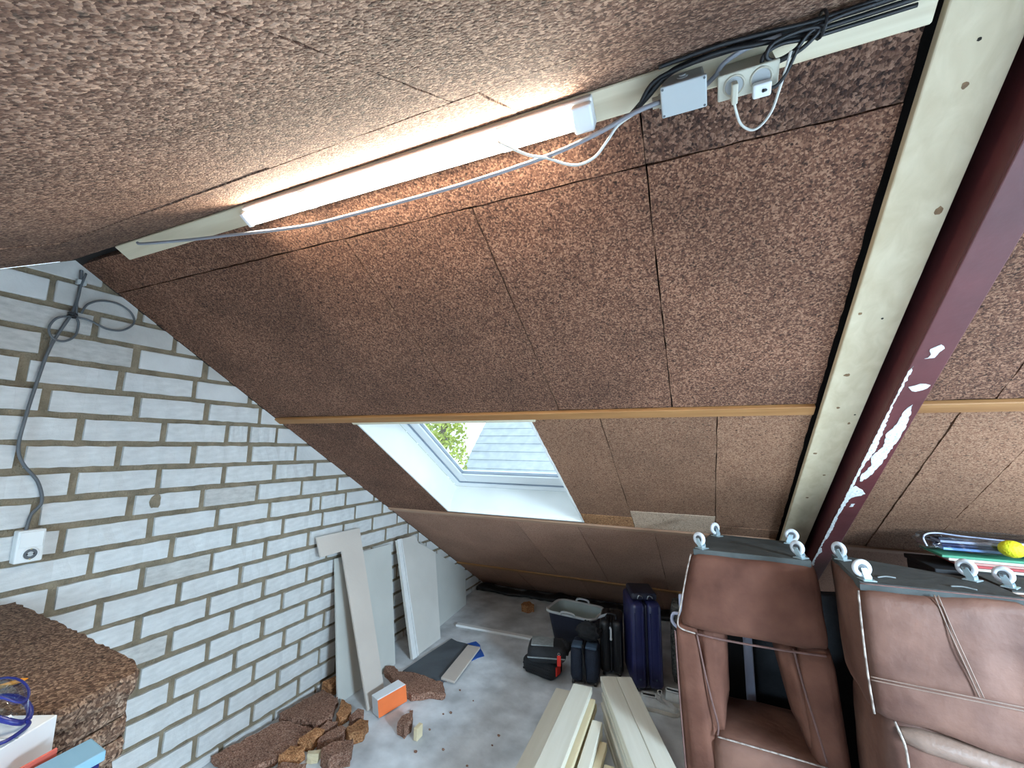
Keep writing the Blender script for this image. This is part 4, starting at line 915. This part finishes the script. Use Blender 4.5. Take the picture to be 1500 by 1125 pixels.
bm = NB(); tube(bm, [(3.338, 1.190, .845), (3.352, 1.184, .80), (3.362, 1.186, .75), (3.366, 1.190, .6), (3.37, 1.195, .4), (3.372, 1.2, .05)], .0042); obj('piping', bm, 'piping_worn', so2, True)
for (x, y, rz) in ((3.325, 1.58, .7), (3.315, 1.240, 1.75), (3.712, 1.42, .8)): caster(so2, x, y, 1.3272, rz)
for (x, y, q) in ((3.40, 1.31, .35), (3.62, 1.27, -.25)):
    bm = NB(); tube(bm, [(x - .035 * math.cos(q), y - .035 * math.sin(q), 1.329), (x, y + .006, 1.332), (x + .035 * math.cos(q), y + .035 * math.sin(q), 1.329)], .003, 6); obj('staple_fold', bm, 'grey_pad', so2, True)

# one more section
st = thing('sofa_section', 'second upturned sofa section behind, only its wooden corner and caster showing', 'sofa', (4.1, 1.6, 0))
bm = NB(); cushion(bm, [(3.835, 1.46, .002), (4.5, 1.46, .002), (4.5, 1.74, .002), (3.835, 1.74, .002), (3.835, 1.46, 1.285), (4.5, 1.46, 1.285), (4.5, 1.74, 1.285), (3.835, 1.74, 1.285)], .006, 8, .02, .004, 33.0); obj('body', bm, 'leather_brown', st, True)
bm = NB(); box(bm, 3.85, 4.49, 1.475, 1.73, 1.284, 1.292, .002); obj('underside_cloth', bm, 'underside_cloth', st)
bm = NB(); tube(bm, [(3.832, 1.456, 1.15), (3.832, 1.452, 1.27), (3.85, 1.452, 1.288), (4.1, 1.452, 1.290), (4.49, 1.452, 1.290)], .004); obj('piping', bm, 'piping_worn', st, True)
caster(st, 3.868, 1.52, 1.2922, .9); caster(st, 4.46, 1.52, 1.2922, -.5, .075)

# black chest with the flat things on it
bc = thing('black_chest', 'black chest behind the sofa sections carrying folders and a plastic bag', 'chest', (4.1, 1.95, 0))
bm = NB(); box(bm, 3.745, 4.62, 1.80, 2.12, .02, 1.262, .008, 2); obj('chest_body', bm, 'box_black', bc)
bm = NB(); box(bm, 3.738, 4.627, 1.793, 2.127, 1.262, 1.284, .004, 2); obj('lid', bm, 'box_black', bc)
for (x, y) in ((3.78, 1.84), (4.58, 1.84), (3.78, 2.08), (4.58, 2.08)): bm = NB(); cyl(bm, (x, y, .001), (0, 0, 1), .02, .02, 12); obj('foot', bm, 'box_black', bc)
for (lab, m, x0, x1, y0, y1, z) in (('white flat box at the bottom of the pile on the black chest', 'card_cream', 3.88, 4.5, 1.815, 2.05, 1.2845),
                                     ('dark red folder in the pile on the black chest', 'card_red', 3.84, 4.45, 1.812, 2.04, 1.2985),
                                     ('rose brown folder in the middle of the pile on the black chest', 'card_rose', 3.82, 4.4, 1.808, 2.03, 1.3115),
                                     ('cream folder under the plastic bag on the black chest', 'card_cream', 3.80, 4.42, 1.806, 2.03, 1.3245),
                                     ('green folder directly under the plastic bag', 'card_green', 3.775, 4.38, 1.803, 2.03, 1.3375)):
    bm = NB(); box(bm, x0, x1, y0, y1, z, z + .0115, .002, 1); tag(obj('folder', bm, m), lab, 'folder', 'folders on the black chest')
pg = thing('plastic_bag', 'clear plastic bag holding blue and dark sleeves on top of the folders', 'bag', (4.05, 1.92, 1.35))
bm = NB(); ball(bm, (4.07, 1.92, 1.398), .335, .105, .046, 32, 14, .25, 9, .62); obj('film', bm, 'clear_plastic', pg, True)
bm = NB(); tube(bm, [(3.745, 1.86, 1.375), (3.740, 1.87, 1.42), (3.79, 1.88, 1.438), (3.90, 1.90, 1.428), (4.05, 1.9, 1.42)], .004); obj('rolled_edge', bm, 'lilac_plastic', pg, True)
for (z, m, y) in ((1.372, 'sleeve_blue', 1.845), (1.388, 'navy_shell', 1.855), (1.402, 'lilac_plastic', 1.865), (1.414, 'navy_dark', 1.88)):
    bm = NB(); box(bm, 3.80, 4.36, y, y + .10, z - .006, z + .006, .003, 2); obj('sleeve', bm, m, pg)
bm = NB(); ball(bm, (4.02, 1.79, 1.402), .046, .04, .038, 24, 16); tag(obj('yellow_ball', bm, 'yellow_ball', None, True), 'bright yellow ball on the plastic bag', 'ball')

# white folding stool seen behind and through the armchair
fs = thing('folding_stool', 'folded stool with pale lilac rails standing behind the armchair', 'stool', (2.75, 2.1, 0))
for (x0, x1) in ((2.560, 2.605), (2.912, 2.962)): bm = NB(); box(bm, x0, x1, 2.072, 2.105, .0, .92, .012, 3); obj('rail', bm, 'lilac_plastic', fs, True)
bm = NB(); box(bm, 2.605, 2.912, 2.080, 2.10, .06, .88, .004, 2); obj('panel', bm, 'box_black', fs)  # black panel added so the view through the armchair reads dark
bm = NB(); tube(bm, [(2.565, 2.085, .80), (2.525, 2.085, .795), (2.515, 2.085, .755), (2.535, 2.085, .725), (2.565, 2.085, .72)], .010); obj('handle', bm, 'lilac_plastic', fs, True)
gb = thing('gap_darkener', 'tall black bag added to darken the gaps behind the armchair and sofa', 'bag', (3.1, 2.3, 0))  # made-up black bag, added to darken the gaps behind the upturned seats
bm = NB(); cushion(bm, [(2.68, 2.17, .002), (3.66, 2.17, .002), (3.66, 2.34, .002), (2.68, 2.34, .002), (2.70, 2.19, .98), (3.64, 2.19, .98), (3.64, 2.32, .98), (2.70, 2.32, .98)], .012, 10, .03, .012); obj('bag_body', bm, 'black_fabric', gb, True)
bm = NB(); tube(bm, [(3.05, 2.25, .98), (3.06, 2.24, 1.04), (3.24, 2.24, 1.04), (3.25, 2.25, .98)], .010); obj('handle', bm, 'cable_black', gb, True)
# ---------------------------------------------------------------- work table lower left, with the pile of boards
wt = thing('work_table', 'plywood work table under the pile of chip boards', 'table', (.75, -.55, 0))
TZ = .845
bm = NB(); box(bm, .08, 1.17, -.40, -.14, TZ - .03, TZ, .003, 1); box(bm, .08, 1.62, -1.02, -.40, TZ - .03, TZ, .003, 1); obj('table_top', bm, 'plywood', wt)
for (x, y) in ((.12, -.98), (1.5, -.98), (.12, -.20), (1.08, -.20)):
    if True: bm = NB(); box(bm, x, x + .05, y, y + .05, .0, TZ - .03, .003, 1); obj('leg', bm, 'pine_fresh', wt)
rpl = random.Random(41)
z = TZ + .001
outline = [(.17, -.115), (.70, -.145), (1.17, -.178), (1.245, -.215), (1.285, -.385), (1.20, -.432), (.90, -.46), (.16, -.45)]
labs = ['bottom chip board of the pile on the work table', 'second chip board from the bottom of the table pile', 'third chip board from the bottom of the table pile', 'middle chip board of the pile on the work table',
        'third chip board from the top of the table pile', 'second chip board from the top of the table pile', 'topmost chip board of the pile at the lower left']
for k in range(7):
    th = .053 if k < 6 else .056; dx = -.012 * (6 - k) * .8 + rpl.uniform(-.012, .012) * (k < 6)
    bm = NB(); slab(bm, [(x + (dx if x > 1 else 0), y + (rpl.uniform(-.008, .0) if k < 6 else 0)) for x, y in outline], z, z + th - .004, rpl, .02, .0035, 4)
    tag(obj('chip_board', bm, 'chip_board_old'), labs[k], 'board', 'pile of chip boards on the table'); z += th
PILE = z
bm = NB(); cyl(bm, (1.026, -.425, PILE + .006), Vector((.010, .052, 0)), .0055, .055, 8); cyl(bm, (1.0362, -.371, PILE + .006), Vector((.010, .052, 0)), .0055, .012, 8, .0012); tag(obj('pencil', bm, 'pencil_orange'), 'orange pencil lying on the pile of chip boards', 'pencil')
# white carton in front of the pile
K = Vector((1.336, -.409)); ca_ = Vector((-.9, -.436)).normalized(); cb_ = Vector((.42, -.907)).normalized()
cz0, cz1 = TZ + .001, 1.235
q_ = [K, K + ca_ * .20, K + ca_ * .20 + cb_ * .16, K + cb_ * .16]
wc = thing('carton', 'white cardboard carton in front of the pile of chip boards', 'box', (K.x, K.y, cz0))
bm = NB(); hexa(bm, [(p.x, p.y, cz0) for p in q_] + [(p.x, p.y, cz1) for p in q_], .002, 1); obj('carton_body', bm, 'box_white', wc)
mid_ = [K + cb_ * .079, K + cb_ * .081, K + cb_ * .081 + ca_ * .2, K + cb_ * .079 + ca_ * .2]
bm = NB(); prism(bm, [(p.x, p.y, cz1 + .0002) for p in mid_], (0, 0, .0006)); obj('flap_gap', bm, 'plastic_grey', wc)
# safety goggles on the carton
gg = thing('safety_goggles', 'clear safety goggles with a dark blue frame on the white carton', 'goggles')
def gring(z, k):
    return [(.078 * k * math.cos(a) * (1 + .12 * abs(math.sin(a))), .034 * k * math.sin(a) + (.012 if abs(math.cos(a)) < .25 and math.sin(a) < 0 else 0), z - .035 * (math.cos(a) ** 2)) for a in (2 * math.pi * i / 28 for i in range(28))]
g0 = gring(.045, 1.0)
bm = NB(); tube(bm, g0 + [g0[0]], .006, 7, False); obj('frame', bm, 'goggle_blue', gg, True)
g1 = gring(.085, .9); bm = NB(); tube(bm, g1 + [g1[0]], .0025, 7, False); obj('front_frame', bm, 'goggle_blue', gg, True)
obj('lens', loft(NB(), [gring(.046, .98), gring(.084, .9), gring(.090, .6)], False, True), 'goggle_lens', gg, True)
for sx in (-1, 1):
    bm = NB(); tube(bm, [(sx * .082, 0, .012), (sx * .095, -.01, .008), (sx * .10, -.05, .006), (sx * .085, -.075, .006)], .004); obj('strap', bm, 'goggle_blue', gg, True)
gg.location = (1.262, -.498, cz1 + .002); gg.rotation_euler = (math.radians(0), 0, math.radians(28))
# organiser box
og = thing('organizer_box', 'navy plastic organizer box with a clear blue lid at the lower left edge', 'box', (1.49, -.46, TZ))
e1 = Vector((1.442, -.389)); e2 = Vector((1.520, -.396)); dl = Vector((.006, -.075)).normalized() * .22
L4 = [e1, e2, e2 + dl, e1 + dl]; cen4 = sum(L4, Vector((0, 0))) / 4
S4 = [cen4 + (p - cen4) * .93 for p in L4]
bm = NB(); hexa(bm, [(p.x, p.y, TZ + .001) for p in S4] + [(p.x, p.y, 1.182) for p in S4], .004, 2); obj('box_body', bm, 'box_navy', og)
bm = NB(); hexa(bm, [(p.x, p.y, 1.183) for p in L4] + [(p.x, p.y, 1.203) for p in L4], .003, 2); obj('lid', bm, 'lid_blue', og)
bm = NB(); prism(bm, [(p.x, p.y, 1.1835) for p in [cen4 + (p - cen4) * .85 for p in L4]], (0, 0, .004)); obj('tray', bm, 'cap_blue', og)
bm = NB(); hexa(bm, [(1.424, -.440, TZ + .001), (1.430, -.440, TZ + .001), (1.442, -.50, TZ + .001), (1.436, -.50, TZ + .001), (1.424, -.440, 1.208), (1.430, -.440, 1.208), (1.442, -.50, 1.208), (1.436, -.50, 1.208)]); tag(obj('red_folder', bm, 'strip_red'), 'thin red folder standing between the carton and the organizer box', 'folder')

# ---------------------------------------------------------------- outside, seen through the skylight
b = NB(); box(b, -40, 30, Y_S + .6, 60, -5.6, -5.5); struct(obj('ground', b, 'grass'))
nh = thing('house', 'blue-grey roofed neighbouring house seen through the skylight', 'house', (-2, 18, -5.5))
bm = NB(); box(bm, -6.0, 4, 14.5, 22, -5.5, .4); obj('walls', bm, 'house_wall', nh)
bm = NB(); prism(bm, [(-6.3, 14.1, .2), (-6.3, 18.25, 4.3), (-6.3, 22.4, .2)], (10.6, 0, 0)); obj('roof', bm, 'slate', nh)
for k in range(12):
    t_ = k / 12; y = 14.1 + 4.15 * t_; z = .2 + 4.1 * t_
    bm = NB(); hexa(bm, [(-6.3, y, z + .02), (4.3, y, z + .02), (4.3, y + .34, z + .36), (-6.3, y + .34, z + .36), (-6.3, y - .03, z + .06), (4.3, y - .03, z + .06), (4.3, y + .33, z + .375), (-6.3, y + .33, z + .375)]); obj('tile_course', bm, 'slate', nh)
bm = NB(); box(bm, -.6, 0, 17.9, 18.5, 3.6, 5.4); obj('chimney', bm, 'house_wall', nh)
def tree(label, x, y, h, rx, m, seed):
    t = thing('tree', label, 'tree', (x, y, -5.5)); rt_ = random.Random(seed)
    bm = NB(); tube(bm, [(x, y, -5.5), (x + .1, y, -2.5), (x - .05, y + .1, .5), (x, y, h - 1)], .13, 8); obj('trunk', bm, 'bark', t, True)
    bm = NB()
    for i in range(5000):
        a = rt_.uniform(0, 2 * math.pi); z = rt_.uniform(-4, h); r_ = rx * math.sqrt(rt_.random()) * (1 - .5 * abs(z - (h - 4) / 2) / (h + 4) * 2)
        c = Vector((x + r_ * math.cos(a), y + r_ * math.sin(a), z)); d1 = Vector((rt_.gauss(0, 1), rt_.gauss(0, 1), rt_.gauss(0, 1))).normalized() * .09; d2 = d1.orthogonal().normalized() * .05
        bm.faces.new([bm.verts.new(c + d1), bm.verts.new(c + d2), bm.verts.new(c - d1), bm.verts.new(c - d2)])
    o = obj('foliage', bm, m, t); o['kind'] = 'stuff'
tree('yellow-green tree seen at the left of the skylight pane', -5.55, 12.0, 6.0, .95, 'leaf_yellow', 1)
tree('pale green tree farther left behind the skylight pane', -8.4, 14.0, 6.5, 1.0, 'leaf_green', 2)
